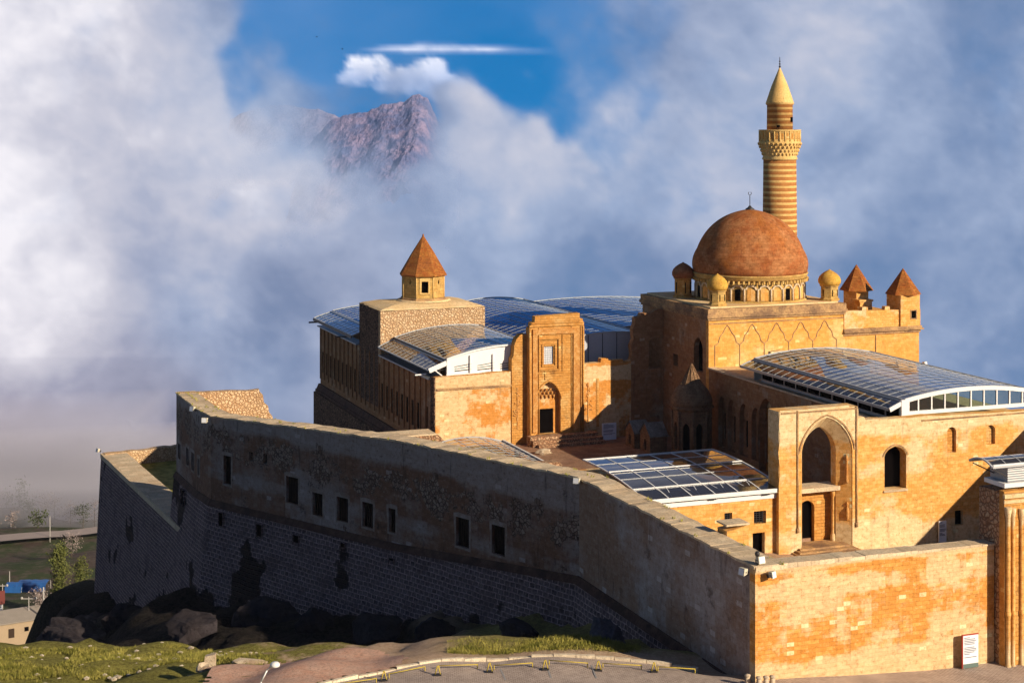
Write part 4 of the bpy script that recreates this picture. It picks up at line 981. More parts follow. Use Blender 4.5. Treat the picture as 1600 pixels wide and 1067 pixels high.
# low wing left of the gate with its glazed roof
lw = Thing('low_wing', 2, BG, 0, 'low sunlit wing with small barred windows under a shallow glazed roof', 'building')
aL = 2.0; P0, P1 = (aL,BG), (a0-.005,BG)
hh = holes_px(P0,P1,[(1132,1144,801,822),(1178,1197,798,818),(1176,1195,832,866)])
hh[2] = (hh[2][0],hh[2][1],-.55,hh[2][3])
mb = MB(); mb.panel(P0, P1, rect(0,P1[0]-aL,-1.4,3.9), [rect(*h) for h in hh], .6); lw.part('wall', mb, M['ashlar_court'])
for k, h in enumerate(hh):
    mb = MB(); mb.panel(P0, P1, rect(h[0]+.003,h[1]-.003,h[2]+.003,h[3]-.003), (), .06, off=-.45)
    wi = lw.part('door' if k == 2 else 'window', mb, M['void'])
    if k < 2:
        mb = MB()
        for j in range(1,6): z = h[2]+(h[3]-h[2])*j/6; mb.bar((P0[0]+h[0],BG+.1,z),(P0[0]+h[1],BG+.1,z),.03)
        for j in range(1,4): u = P0[0]+h[0]+(h[1]-h[0])*j/4; mb.bar((u,BG+.1,h[2]),(u,BG+.1,h[3]),.03)
        lw.part('window_bars', mb, M['darkmetal'], wi)
mb = MB(); mb.box(aL+.2, a0-.02, BG-.12, BG+.7, 3.9, 4.22); lw.part('roof_curb', mb, M['whitepanel'])
mb = MB(); mb.box(aL+.6, a0-.1, BG+.75, 43, .02, 3.6); lw.part('inner_rooms', mb, M['ashlar_harem'])
P, gl_ = barrel_roof(lw, 5.3, a0+.6, BG-.3, 38.5, 4.6, .32, 5, 6, axis='a', z2=5.4, glass='glass', bar=.10, fr='white')
mb = MB(); mb.bar((5.3,BG-.35,4.5),(a0-.1,BG-.35,4.5),.12,.24); mb.bar((5.3,BG+2.1,5.0),(a0-.1,BG+2.1,5.0),.16,.08); mb.bar((5.3,BG+6.6,5.46),(a0+.6,BG+6.6,5.46),.14,.08)
for k in range(1,5):
    u = 5.3+(a0-5)*k/5
    mb.bar((u,BG-.3,4.55),(u-.5,BG+2.1,4.98),.05); mb.bar((u,BG-.3,4.55),(u+.5,BG+2.1,4.98),.05)
lw.part('truss', mb, M['white'])
mb = MB()
for u in (5.8, 11, a0-1.0): mb.box(u-.3,u+.3,BG-.3,BG+.1,4.22,4.5)
lw.part('bracket', mb, M['darkmetal'])
st_ = Thing('stub_wall', 1.9, 34, 0, 'short rounded stub of stone wall left of the shallow glazed roof', 'wall')
mb = MB(); mb.panel((.9,27.2),(3.1,27.2), top_edge([(0,5.4),(1.3,5.5),(1.8,4.9),(2.2,4.0)],-.5,.08,.4), (), 1.4); st_.part('masonry', mb, M['ashlar_harem'])
mb = MB(); mb.panel((.6,36.5),(2.9,36.5), top_edge([(0,5.9),(1.8,5.8),(2.3,5.2)],-.5,.06,.4), (), 1.0); st_.part('far_pier', mb, M['rubble_red'])
# small ruined turret on the corner side
nb = Thing('small_masonry_hut', 1.6, 6, 6, 'low broken stone block standing on the wall top near the corner', 'masonry block')
q = at_z(1158, 868, 6.2)
mb = MB(); mb.panel((2.1,7.5),(3.7,7.5), top_edge([(0,7.0),(1.6,7.3)],-.2,.06,.4), (), 1.3); nb.part('masonry', mb, M['ashlar_court'])
mb = MB(); mb.box(2.05,3.75,7.45,8.85,7.32,7.44); nb.part('cap', mb, M['coping'])

#@@PALACE
# ------------------------------------------------------------------ arcade wing (a = 29.2) and its big glazed roof
aw = Thing('arcade_wing', 29.2, 45, 0, 'shaded courtyard wing with pointed arches, carrying the large arched glass roof', 'building')
P0, P1 = (29.2,61.85), (29.2,BG+.95)
def bu(px): return on_wall(P0,P1,px,650)[0]
arcs = []
for (xc, hw) in ((1128,.75),(1143,.8),(1162,.85),(1181,.85)):
    u = bu(xc); arcs.append(arch(u-hw,u+hw,.9,4.9,6.0))
ubig = bu(1197); arcs.append(arch(ubig-1.4,ubig+1.4,.02,5.4,7.2))
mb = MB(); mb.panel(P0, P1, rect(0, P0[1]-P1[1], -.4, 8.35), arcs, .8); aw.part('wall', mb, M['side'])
for k, xc in enumerate((1128,1143,1162,1181)):
    u = bu(xc); mb = MB(); mb.panel(P0, P1, rect(u-.9,u+.9,.8,6.1), [rect(u-.4,u+.4,1.7,4.3)], .2, off=-.45); ni = aw.part('blind_arch', mb, M['side'])
    mb = MB(); mb.panel(P0, P1, rect(u-.397,u+.397,1.703,4.297), (), .05, off=-.55); aw.part('window', mb, M['void'], ni)
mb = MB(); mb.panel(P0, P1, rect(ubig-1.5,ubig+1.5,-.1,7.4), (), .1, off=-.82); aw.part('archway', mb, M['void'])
mb = MB(); mb.box(29.0,29.95,28,61.8,8.35,8.5); aw.part('coping', mb, M['coping'])
mb = MB(); mb.box(29.98,42.6,BG+1.0,61.8,-.3,8.3); aw.part('rooms', mb, M['ashlar_harem'])
mb = MB(); mb.box(29.98,42.7,BG+.92,61.86,8.3,8.42); aw.part('flat_roof', mb, M['sandy'])
mb = MB(); mb.box(29.8,30.0,29,52,8.5,9.85); aw.part('clerestory', mb, M['void'])
mb = MB()
for k in range(12): b = 29+23*k/11; mb.box(29.72,29.8,b-.06,b+.06,8.5,9.9)
mb.box(29.68,29.8,29,52,8.5,8.75); aw.part('clerestory_posts', mb, M['grey'])
R0 = 28.3
P, _ = barrel_roof(aw, 29.6, 42.6, 28.2, 53.2, 10.55, .65, 10, 20)
Pl, _ = barrel_roof(aw, 28.1, 29.5, 28.2, 53.2, 9.9, .05, 1, 20, z2=10.4)
mb = MB()
mb.bar((28.05,28.1,9.88),(28.05,53.2,9.88),.14,.22); mb.bar((29.55,28.2,10.5),(29.55,53.2,10.5),.12,.2); mb.box(29.65,29.78,29,52,9.7,10.45)
aw.part('gutter', mb, M['grey'])
mb = MB(); mb.panel((32.0,54.3),(42.6,54.3), [(0,8.3),(10.6,8.3),(10.6,9.2),(5,10.3),(1.2,11.0),(0,10.9)], (), .5); aw.part('cross_wall', mb, M['ashlar_court'])
# glazed end arch
mb = MB(); n = 10
for q in range(16):
    p0, p1 = P(q/16,0,.05), P((q+1)/16,0,.05); mb.bar((p0[0],28.05,p0[2]-.1),(p1[0],28.05,p1[2]-.1),.22,.34)
mb.box(29.6,42.7,27.95,28.2,9.32,9.62)
for k in range(n+1):
    t = k/n; p = P(t,0); mb.box(p[0]-.06,p[0]+.06,28.0,28.14,9.5,max(9.7,p[2]-.1))
mb.box(29.2,29.95,27.9,28.12,9.3,10.6); mb.box(42.2,42.9,27.9,28.12,9.3,10.6)
mb.bar((28.1,28.0,9.85),(29.2,28.0,10.3),.12,.36)
fe = aw.part('end_frame', mb, M['white'])
mb = MB()
for q in range(16):
    p0, p1 = P(q/16,0,-.05), P((q+1)/16,0,-.05); mb.face([(p0[0],28.1,9.6),(p1[0],28.1,9.6),(p1[0],28.1,p1[2]),(p0[0],28.1,p0[2])])
aw.part('end_glazing', mb, M['glass_green'])
mb = MB(); gable(mb, P, 1, 8.5, dep=.1); aw.part('end_wall', mb, M['grey'])

# ------------------------------------------------------------------ mosque
mo = Thing('mosque', 37.5, 69, 0, 'domed stone mosque with arched relief walls and small turrets, below the minaret', 'mosque')
mb = MB(); mb.panel((29.2,61.9),(45.0,61.9), rect(0,15.8,-.3,13.2), (), .6)
wl = mo.part('front_wall', mb, M['ashlar_mosque'])
P0, P1 = (29.2,77.5), (29.2,62.505)
lwn = holes_px(P0,P1,[(1084,1098,530,580),(1052,1059,553,571)])
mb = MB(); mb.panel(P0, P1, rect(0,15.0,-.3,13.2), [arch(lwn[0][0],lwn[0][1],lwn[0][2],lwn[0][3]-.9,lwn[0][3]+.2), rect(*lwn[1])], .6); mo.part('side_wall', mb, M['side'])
for h in lwn:
    mb = MB(); mb.panel(P0, P1, rect(h[0]-.2,h[1]+.2,h[2]-.2,h[3]+.4), (), .05, off=-.62); mo.part('window', mb, M['void'])
mb = MB(); mb.box(29.9,45,62.55,77.4,-.3,13.25); mb.box(45.02,54.4,62.0,76,-.3,11.2); mo.part('main_block', mb, M['ashlar_mosque'])
mb = MB(); mb.box(29.05,45.15,61.72,77.6,13.2,13.45); mb.box(28.9,45.3,61.55,77.7,13.45,13.75); mb.box(29.0,45.2,61.65,77.6,13.75,14.35); mo.part('parapet', mb, M['cornice'])
mb = MB(); mb.box(29.6,44.6,62.3,77.2,14.35,14.5); mo.part('roof_terrace', mb, M['sandy'])
mb = MB(); ol = [(0,11.5),(9.4,11.5),(9.4,13.3),(8.3,13.3),(8.28,13.6),(7.6,13.6),(7.55,13.35),(5.6,13.35),(5.55,13.75),(5.0,13.75),(4.95,13.4),(2.9,13.4),(2.85,13.8),(2.2,13.8),(2.15,13.45),(0,13.5)]
mb.panel((45.2,62.05),(54.5,62.05), ol, (), .6)
mb.box(45.2,54.4,62.7,76,11.5,12.6); mo.part('annex_parapet', mb, M['ashlar_court'])
mb = MB(); mb.box(45.0,54.75,61.6,76.2,11.2,11.35); mb.box(45.0,54.6,61.75,76.2,11.35,11.6); mb.box(45.02,54.5,61.85,62.0,10.9,11.2); mo.part('annex_cornice', mb, M['cornice'])
# arch relief lines on the front wall
mb = MB(); x0 = 29.9; wd = 2.85
for k in range(5):
    c = x0+wd*(k+.5)
    pts = [(c-wd/2,10.6),(c-wd*.36,10.9),(c-wd*.30,11.5),(c-wd*.17,11.9),(c-wd*.08,12.4),(c,12.65),(c+wd*.08,12.4),(c+wd*.17,11.9),(c+wd*.30,11.5),(c+wd*.36,10.9),(c+wd/2,10.6)]
    for p, q in zip(pts[:-1], pts[1:]): mb.bar((p[0],61.88,p[1]),(q[0],61.88,q[1]),.06,.08)
for k, zb in zip(range(6), (4.8, 6.6, 6.2, 8.6, 9.6, 8.2)):
    c = x0+wd*k; mb.tube((c,61.89,zb),(c,61.89,10.7),.05,n=6)
mb.tube((52.0-3.0,61.96,7),(49.0,61.96,10.8),.05,n=6)
mb.box(29.3,45.0,61.84,61.9,12.8,12.9)
mo.part('arch_relief', mb, M['cornice'])
DC = (37.8, 68.9)
# drum
mb = MB(); mb.lathe(DC, [(5.75,14.4),(5.75,17.0)], 64); dr = mo.part('drum', mb, M['kiosk'])
mb = MB(); mb.lathe(DC, [(5.95,16.75),(6.05,16.9),(6.05,17.05),(6.15,17.15),(6.15,17.3),(5.9,17.35)], 64); mb.lathe(DC, [(6.05,14.4),(6.05,14.62),(5.8,14.68)], 64)
for k in range(72):
    t = 2*PI*k/72; x, y = DC[0]+6.08*math.cos(t), DC[1]+6.08*math.sin(t); mb.bar((x,y,16.45),(x,y,16.78),.16,.2)
mo.part('drum_cornice', mb, M['kiosk'], dr)
mb = MB(); NN = 26
for k in range(NN):
    t = 2*PI*k/NN; r = 5.82
    mb.tube((DC[0]+r*math.cos(t),DC[1]+r*math.sin(t),14.6),(DC[0]+r*math.cos(t),DC[1]+r*math.sin(t),16.0),.10,n=6)
    h = PI/NN*.80; tm = t+PI/NN
    prev = None
    for j in range(7):
        q = -1+2*j/6; tt = tm+h*q; z = 15.9+.42*math.sqrt(max(0,1-q*q)); cur = (DC[0]+r*math.cos(tt),DC[1]+r*math.sin(tt),z)
        if prev: mb.bar(prev, cur, .12, .16)
        prev = cur
mo.part('blind_arcade', mb, M['coping'], dr)
for k in range(NN):
    t = 2*PI*(k+.5)/NN; 
    if math.sin(t) > .45: continue
    ty = k % 4 == 0
    hw, z1 = (.30, 15.95) if ty else (.40, 15.95)
    r0, r1 = 5.76, 5.80
    e = hw/5.8; p = [(DC[0]+5.79*math.cos(t+s),DC[1]+5.79*math.sin(t+s)) for s in (-e,0,e)]
    mb = MB()
    for (p0, p1) in ((p[0],p[1]),(p[1],p[2])): mb.face([(*p0,14.75),(*p1,14.75),(*p1,z1),(*p0,z1)])
    mo.part('window' if ty else 'niche', mb, M['void'] if ty else M['ashlar_mosque'], dr)
# dome, slightly pointed onion
prof = []
for k in range(33):
    t = k/32*PI/2*1.0
    r = 6.05*math.cos(t)**.92 if t < PI/2-.001 else 0.0; z = 17.3+6.4*math.sin(t)**1.0
    if k < 8: r += .18*math.sin(k/8*PI)
    prof.append((max(r,.0), z+ (.25*(k/32)**6)))
mb = MB(); mb.lathe(DC, prof, 72); dm = mo.part('dome', mb, M['domeskin'])
mb = MB(); mb.lathe(DC, [(.42,23.75),(.5,23.95),(.2,24.15),(.12,24.3)], 12); mb.tube((*DC,24.2),(*DC,25.4),.04,n=6)
for j in range(8):
    t0, t1 = math.radians(-240+j*37), math.radians(-240+(j+1)*37); r = .18
    mb.bar((DC[0]+r*math.cos(t0),DC[1],25.62+r*math.sin(t0)),(DC[0]+r*math.cos(t1),DC[1],25.62+r*math.sin(t1)),.05)
mo.part('finial', mb, M['darkmetal'], dm)
# four domed turrets
for (a, b, mt, hgt, rr) in ((31.0,63.4,'yellow_dome',17.75,.95),(44.3,63.5,'yellow_dome',17.75,1.05),(31.2,71.6,'red_dome',18.25,1.05),(44.3,74.5,'red_dome',18,1)):
    zb = 14.5; zs = hgt-1.75; mb = MB()
    mb.lathe((a,b), [(rr*1.0,zb),(rr*1.0,zb+.2),(rr*.86,zb+.28),(rr*.86,zs-.05),(rr*.98,zs),(rr*.98,zs+.1)], 8, smooth=False, rot=PI/8)
    tu = mo.part('turret', mb, M['kiosk'] if mt == 'yellow_dome' else M['portal'])
    mb = MB(); mb.lathe((a,b), [(rr*.95,zs+.1),(rr*1.12,zs+.35),(rr*1.15,zs+.65),(rr*1.02,zs+1.0),(rr*.75,zs+1.3),(rr*.4,zs+1.55),(rr*.1,zs+1.7),(.02,zs+1.78)], 20); mo.part('turret_dome', mb, M[mt], tu)
    mb = MB()
    for (dx, dy) in ((-.3,-1),(.55,-.75),(-.9,-.2)):
        v = Vector((dx,dy)).normalized(); c = Vector((a,b))+v*rr*.86*.95; s_ = Vector((-v[1],v[0]))*.15
        mb.face([(*(c-s_),zb+.5),(*(c+s_),zb+.5),(*(c+s_),zs-.35),(*(c-s_),zs-.35)])
    mo.part('turret_window', mb, M['void'], tu)
# two pyramid-roofed turrets of the annex
for (a, b, zb, ze, zt, rr) in ((53.2,63.3,11.6,14.85,17.6,1.55),(50.4,68,12.3,14.9,17.7,1.5)):
    mb = MB(); mb.lathe((a,b), [(rr,zb),(rr,ze)], 4 if a > 53 else 6, smooth=False, rot=PI/4 if a > 53 else 0); 
    if a > 53: mb = MB(); mb.box(a-1.2,a+1.2,b-1.45,b+1.2,zb,ze)
    tu = mo.part('turret', mb, M['ashlar_court'])
    mb = MB(); mb.lathe((a,b-.1), [(rr*1.22,ze),(rr*1.18,ze+.12),(.03,zt)], 6 if a < 53 else 6, smooth=False, rot=PI/6); mo.part('pyramid_roof', mb, M['tiles'], tu)
    if a > 53:
        mb = MB(); mb.face([(a+.1,b-1.455,12.4),(a+.7,b-1.455,12.4),(a+.7,b-1.455,13.2),(a+.1,b-1.455,13.2)]); mo.part('turret_window', mb, M['void'], tu)
        mb = MB()
        for bx in ((a,a+.1,12.3,13.3),(a+.7,a+.8,12.3,13.3),(a+.1,a+.7,12.3,12.4),(a+.1,a+.7,13.2,13.3)): mb.box(bx[0],bx[1],b-1.5,b-1.45,bx[2],bx[3])
        mo.part('window_surround', mb, M['cornice'], tu)
    else:
        mb = MB(); mb.box(a-1.0,a+.5,b-2.4,b-1.2,12.2,13.9); mb.box(a-1.15,a+.6,b-2.5,b-1.15,13.9,14.1); mo.part('porch', mb, M['ashlar_court'], tu)

# ------------------------------------------------------------------ minaret
MC = (46.7, 78.0)
mi = Thing('minaret', MC[0], MC[1], 10, 'tall round minaret striped in light and dark stone, with a balcony and cone', 'minaret')
mb = MB(); mb.lathe(MC, [(2.35,10),(2.35,13.2),(1.97,14.2),(1.95,20),(1.86,29.3)], 40); mi.part('shaft', mb, M['banded'])
mb = MB(); mb.lathe(MC, [(1.95,28.9),(2.0,29.05),(1.9,29.3),(1.95,29.5),(2.1,29.9),(2.2,30.3),(2.35,30.65),(2.42,30.8),(2.42,30.95),(2.3,31.0),(2.3,32.15),(2.4,32.2),(2.4,32.32),(2.1,32.32),(2.1,31.2)], 40)
bal = mi.part('balcony', mb, M['spire'])
mb = MB()
for row, (r, z, n) in enumerate(((1.98,29.55,30),(2.12,29.95,30),(2.28,30.35,30),(2.40,30.7,30))):
    for k in range(n):
        t = 2*PI*(k+.5*(row%2))/n; x, y = MC[0]+r*math.cos(t), MC[1]+r*math.sin(t); mb.lathe((x,y), [(.02,z-.18),(.11,z),(.12,z+.14)], 5)
mi.part('corbels', mb, M['spire'], bal)
mb = MB()
for k in range(24):
    t = 2*PI*k/24; x, y = MC[0]+2.32*math.cos(t), MC[1]+2.32*math.sin(t); mb.tube((x,y,31.0),(x,y,32.15),.07,n=5)
mi.part('balcony_posts', mb, M['spire'], bal)
for k in range(24):
    mb = MB(); t = 2*PI*(k+.5)/24; e = .055
    p = [(MC[0]+2.315*math.cos(t+s),MC[1]+2.315*math.sin(t+s)) for s in (-e,e)]
    mb.face([(*p[0],31.25),(*p[1],31.25),(*p[1],31.95),(*p[0],31.95)]); mi.part('balcony_opening', mb, M['portal'], bal)
mb = MB(); mb.lathe(MC, [(1.48,31.2),(1.45,35.1),(1.58,35.2),(1.58,35.35)], 36); up = mi.part('upper_shaft', mb, M['banded'])
for (t, z) in ((-1.0,33.2),(-2.2,32.6)):
    mb = MB(); x, y = MC[0]+1.43*math.cos(t), MC[1]+1.43*math.sin(t); mb.box(x-.16,x+.16,y-.12,y+.12,z,z+.55 if t>-2 else z+.25); mi.part('opening', mb, M['void'], up)
mb = MB(); mb.lathe(MC, [(1.62,35.3),(1.55,35.5),(.95,37.3),(.10,39.3),(.03,39.4)], 32); sp = mi.part('spire', mb, M['spire'])
mb = MB(); mb.tube((*MC,39.3),(*MC,40.6),.035,n=6)
for z, r in ((39.5,.14),(39.8,.11),(40.1,.1),(40.35,.06)): mb.lathe(MC, [(.01,z-r),(r*.7,z-r*.7),(r,z),(r*.7,z+r*.7),(.01,z+r)], 8)
mi.part('finial', mb, M['darkmetal'], sp)

# ------------------------------------------------------------------ harem: portal wall, side wall, glazed roofs, tower
ha = Thing('harem', 3.5, 72.2, 0, 'large palace block with carved portal facade, ribbed side wall and blue glazed roofs', 'building')
BH = 72.2
def uh(px): return on_wall((0,BH),(1,BH),px,600)[0]
# left part of the facade
mb = MB(); u0 = 3.5; u1 = uh(799); mb.panel((u0,BH),(u1,BH), top_edge([(0,7.35),(u1-u0,7.55)],-.4,.04), (), .8); ha.part('facade', mb, M['ashlar_harem']); mb = MB()
P0, P1 = (uh(908),BH), (uh(986),BH); Lr = P1[0]-P0[0]
ol = [(0,-.4),(Lr,-.4),(Lr,8.0),(Lr*.85,7.7),(Lr*.84,8.1),(Lr*.55,8.1),(Lr*.54,8.35),(Lr*.4,8.35),(Lr*.39,7.95),(Lr*.1,7.9),(0,7.8)]
mb.panel(P0, P1, ol, (), .8); fa = ha.part('facade', mb, M['ashlar_harem'])
mb = MB(); u2 = uh(824)+.02; mb.panel((u1+.003,BH-.12),(u2,BH-.12), [(0,-.4),(u2-u1,-.4),(u2-u1,11.0),(u2-u1-.25,11.35),(1.0,11.3),(.55,10.9),(.3,10.3),(.22,9.2),(0,8.8)], (), 1.0); ha.part('side_pier', mb, M['portal'])
mb = MB(); mb.box(3.6, u1-.02, BH-.12, BH, 6.05, 6.22); mb.box(3.6,u1-.02,BH-.05,BH,5.95,6.05); ha.part('string_course', mb, M['cornice'])
# ruined upper wall in the shade of the mosque
P0, P1 = (uh(986)+.003,BH), (29.15,BH); Lr = P1[0]-P0[0]; hw_ = holes_px(P0,P1,[(1014,1040,527,575)])[0]
ol = [(0,-.4),(Lr,-.4),(Lr,13.2),(Lr-.6,13.3),(2.4,12.9),(1.2,12.9),(1.1,12.6),(.5,12.5),(.45,11.8),(.2,11.2),(.3,10.2),(0,9.5),(.12,8.6),(0,8.0)]
mb = MB(); mb.panel(P0, P1, ol, [arch(hw_[0],hw_[1],hw_[2],hw_[3]-.5,hw_[3],pointed=False)], .8); ha.part('ruined_wall', mb, M['side'])
# portal
pu0, pu1 = uh(822), uh(908); LP = pu1-pu0; BP = BH-.75
def pz(px, py): return on_wall((pu0,BP),(pu1,BP),px,py)
dh = holes_px((pu0,BP),(pu1,BP),[(843,868,640,676)])[0]; nh = holes_px((pu0,BP),(pu1,BP),[(838,876,597,676)])[0]; wh = holes_px((pu0,BP),(pu1,BP),[(850,865,541,569)])[0]
mb = MB(); ol = [(0,-.6),(LP,-.6),(LP,12.4),(LP-.1,12.45),(LP-.15,12.75),(LP-.45,12.8),(LP-.5,13.35),(LP-1.7,13.3),(.7,13.2),(.65,12.6),(.25,12.55),(.22,12.1),(0,12.05)]
mb.panel((pu0,BP),(pu1,BP), ol, [arch(nh[0],nh[1],.95,nh[3]-1.8,nh[3]), rect(*wh)], .8)
po = ha.part('portal', mb, M['portal'])
mb = MB(); mb.panel((pu0,BP),(pu1,BP), rect(nh[0]-.1,nh[1]+.1,.9,nh[3]+.1), [rect(dh[0],dh[1],.96,dh[3])], .15, off=-.62); ha.part('niche_wall', mb, M['ashlar_harem'], po)
mb = MB(); mb.panel((pu0,BP),(pu1,BP), rect(dh[0]+.003,dh[1]-.003,.96,dh[3]-.003), (), .05, off=-.73); ha.part('door', mb, M['void'], po)
mb = MB()
for k in range(5):
    for j in range(3):
        u = pu0+nh[0]+.35+(nh[1]-nh[0]-.7)*(k+.5*(j%2))/4.5; z = nh[3]-1.55+.33*j
        if abs(u-pu0-(nh[0]+nh[1])/2) < (nh[1]-nh[0])/2-.25*j-.1: mb.lathe((u,BP+.5-.08*j), [(.02,z-.25),(.13,z),(.15,z+.18)], 6)
ha.part('stalactite_carving', mb, M['carved'], po)
mb = MB(); mb.panel((pu0,BP),(pu1,BP), rect(wh[0]+.003,wh[1]-.003,wh[2]+.003,wh[3]-.003), (), .04, off=-.2); wi = ha.part('window', mb, M['signwhite'], po)
mb = MB()
for k in range(1,5): u = pu0+wh[0]+(wh[1]-wh[0])*k/5; mb.bar((u,BP+.17,wh[2]),(u,BP+.17,wh[3]),.035)
for k in range(1,8): z = wh[2]+(wh[3]-wh[2])*k/8; mb.bar((pu0+wh[0],BP+.165,z),(pu0+wh[1],BP+.165,z),.035)
ha.part('window_lattice', mb, M['grey'], po)
mb = MB()
def frame(u0, u1, z0, z1, wd, dep, bottom=True):
    mb.box(pu0+u0-wd,pu0+u0,BP-dep,BP,z0,z1); mb.box(pu0+u1,pu0+u1+wd,BP-dep,BP,z0,z1); mb.box(pu0+u0-wd,pu0+u1+wd,BP-dep,BP,z1,z1+wd)
    if bottom: mb.box(pu0+u0-wd,pu0+u1+wd,BP-dep,BP,z0-wd,z0)
frame(wh[0]-.12,wh[1]+.12,wh[2]-.12,wh[3]+.12,.12,.12); frame(wh[0]-.5,wh[1]+.5,wh[2]-.5,wh[3]+.7,.14,.18); frame(wh[0]-.95,wh[1]+.95,wh[2]-.8,wh[3]+1.25,.12,.1)
u_, z_ = pz(856,586); mb.box(pu0+u_-.35,pu0+u_+.35,BP-.08,BP,z_-.45,z_+.45)
mb.box(pu0+.05,pu1-.1,BP-.16,BP,12.1,12.3); mb.box(pu0+.3,pu1-.5,BP-.1,BP,12.45,12.55)
ha.part('window_moulding', mb, M['portal'], po)
mb = MB()
mb.box(pu0+.42,pu0+.95,BP-.13,BP,1.2,11.3); mb.box(pu1-1.25,pu1-.55,BP-.2,BP,1.2,11.3); mb.box(pu0+.42,pu1-.55,BP-.2,BP,11.3,11.85)
ha.part('carved_band', mb, M['carved'], po)
mb = MB()
for (u, r) in ((pu0+.12,.13),(pu0+1.12,.07),(pu1-1.4,.07),(pu1-.36,.08),(pu1-.1,.12)): mb.tube((u,BP-r*.5,1.0),(u,BP-r*.5,12.0),r,n=8)
pa = arch(nh[0]-.1,nh[1]+.1,1.0,nh[3]-1.8,nh[3]+.15)[2:]
for p, q in zip(pa[:-1], pa[1:]): mb.bar((pu0+p[0],BP-.04,p[1]),(pu0+q[0],BP-.04,q[1]),.10,.12)
ha.part('colonnettes', mb, M['portal'], po)
mb = MB(); mb.box(pu0-.2, pu1+1.2, BP-1.0, BP+.1, -.3, .95); mb.box(pu0-.1, pu1+1.5, BP-1.6, BP-1.0, -.3, .62); mb.box(pu0+.3, pu1+1.6, BP-2.2, BP-1.6, -.3, .3); ha.part('steps', mb, M['rubble_red'], po)
# carved trees of life beside the portal
for (px, lb) in ((808,'carved tree left of the portal'), (919,'carved tree right of the portal')):
    u = uh(px); mb = MB(); BB = BH-.02 if px > 820 else BH-.14; s0 = 1.6
    mb.bar((u,BB,s0),(u,BB,5.9),.10,.12)
    for k in range(30):
        t = rnd.random(); z = s0+1.3+t*2.9; wv = .42*(1-t)**.7+.08; x = u+rnd.uniform(-wv,wv); r = rnd.uniform(.07,.13)
        mb.lathe((x,BB), [(.01,z-r),(r,z),(.01,z+r)], 6)
    ha.part('carved_relief', mb, M['carved'], None, lb)
    mb = MB()
    for uu in (u+.75, u+.95) if px < 820 else (u+1.0, u+1.15): mb.bar((uu,BB,1.2),(uu,BB,6.3),.08,.14)
    ha.part('panel_frame', mb, M['portal'])
# side wall facing left
P0, P1 = (3.5,119.2), (3.5,73.02); Ls = P0[1]-P1[1]
mb = MB(); sh = [rect(u-.36,u+.36,1.2,3.9) for u in np.arange(1.25, Ls-3.5, 1.9)]+[rect(Ls-2.05,Ls-1.6,1.9,4.0)]
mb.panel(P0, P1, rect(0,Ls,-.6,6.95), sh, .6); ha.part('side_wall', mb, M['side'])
for h in sh:
    mb = MB(); mb.panel(P0, P1, rect(h[0][0]+.003,h[1][0]-.003,h[0][1]+.003,h[2][1]-.003), (), .05, off=-.10); ha.part('window', mb, M['void'])
mb = MB()
for u in np.arange(.3, Ls-1.0, 1.9): b = P0[1]-u; mb.box(3.36,3.5,b-.09,b+.09,.4,6.9)
mb.box(3.3,3.5,73.0,119.2,5.0,5.12) if False else None
ha.part('pilasters', mb, M['side'])
mb = MB(); mb.hexa([(3.0,73.0,-.95),(3.5,73.0,-.95),(3.5,119.4,-.95),(3.0,119.4,-.95)], [(3.3,73,-.3),(3.5,73,-.3),(3.5,119.4,-.3),(3.3,119.4,-.3)]); mb.box(2.9,3.5,73.0,119.5,-1.3,-.95); ha.part('side_ledge', mb, M['ledge_shade'])
mb = MB(); mb.box(2.7,4.0,72.9,119.6,-14,-1.3); mb.box(4.0,45,73.0,119.6,-14,-.45); ha.part('basement', mb, M['rubble_shaded'])
mb = MB(); mb.box(4.1,29.1,73.05,119.1,-.4,6.6); mb.box(29.2,46,78,119,-.4,8.6); ha.part('rooms', mb, M['ashlar_harem'])
mb = MB(); mb.box(3.1,4.4,73.3,91.5,6.98,7.12); mb.box(3.1,4.4,100.8,119.4,6.98,7.12); ha.part('eaves', mb, M['grey'])
mb = MB(); mb.panel((3.5,BH+.86),(3.5,BH+.86+.01), rect(0,.01,0,.01), (), .01) if False else mb.box(3.38,3.5,72.25,73.5,-.4,7.3); ha.part('broken_corner', mb, M['rubble_shaded'])
# glazed roof in front of the tower
P, g1 = barrel_roof(ha, 5.0, 15.2, 73.2, 91.5, 8.95, .55, 8, 14, glass='glass_brown', z2=9.9)
P2, _ = barrel_roof(ha, 3.1, 4.85, 73.2, 91.5, 7.95, .05, 2, 14, glass='glass_brown', z2=8.7)
mb = MB(); gable(mb, P, 0, 7.3, dep=.15, top=.1); ha.part('white_gable', mb, M['whitepanel'])
mb = MB()
for q in range(16):
    p0, p1 = P(q/16,0,.1), P((q+1)/16,0,.1); mb.bar((p0[0],73.1,p0[2]),(p1[0],73.1,p1[2]),.3,.16)
for k in range(5): mb.box(5.0+k*2.5,5.1+k*2.5,73.0,73.19,7.35,9.3 if 0<k<4 else 8.9)
mb.bar((3.1,73.1,7.95),(5.0,73.1,8.65),.14,.5); mb.bar((3.7,73.1,8.0),(5.0,73.3,7.0),.10); mb.bar((3.1,74,7.5),(1.9,74,7.45),.12)
mb.box(4.95,15.3,72.95,73.19,7.3,7.5)
ha.part('gable_frame', mb, M['white'])
mb = MB()
for (u, z) in ((5.6,7.75),(8.1,7.75),(10.6,7.75)):
    for j in range(3): mb.bar((u+.3,73.17,z+.0+.22*j),(u+2.1,73.17,z+.06*j+.22*j+.1),.05,.05+.03*(j==0))
ha.part('gable_slots', mb, M['void'])
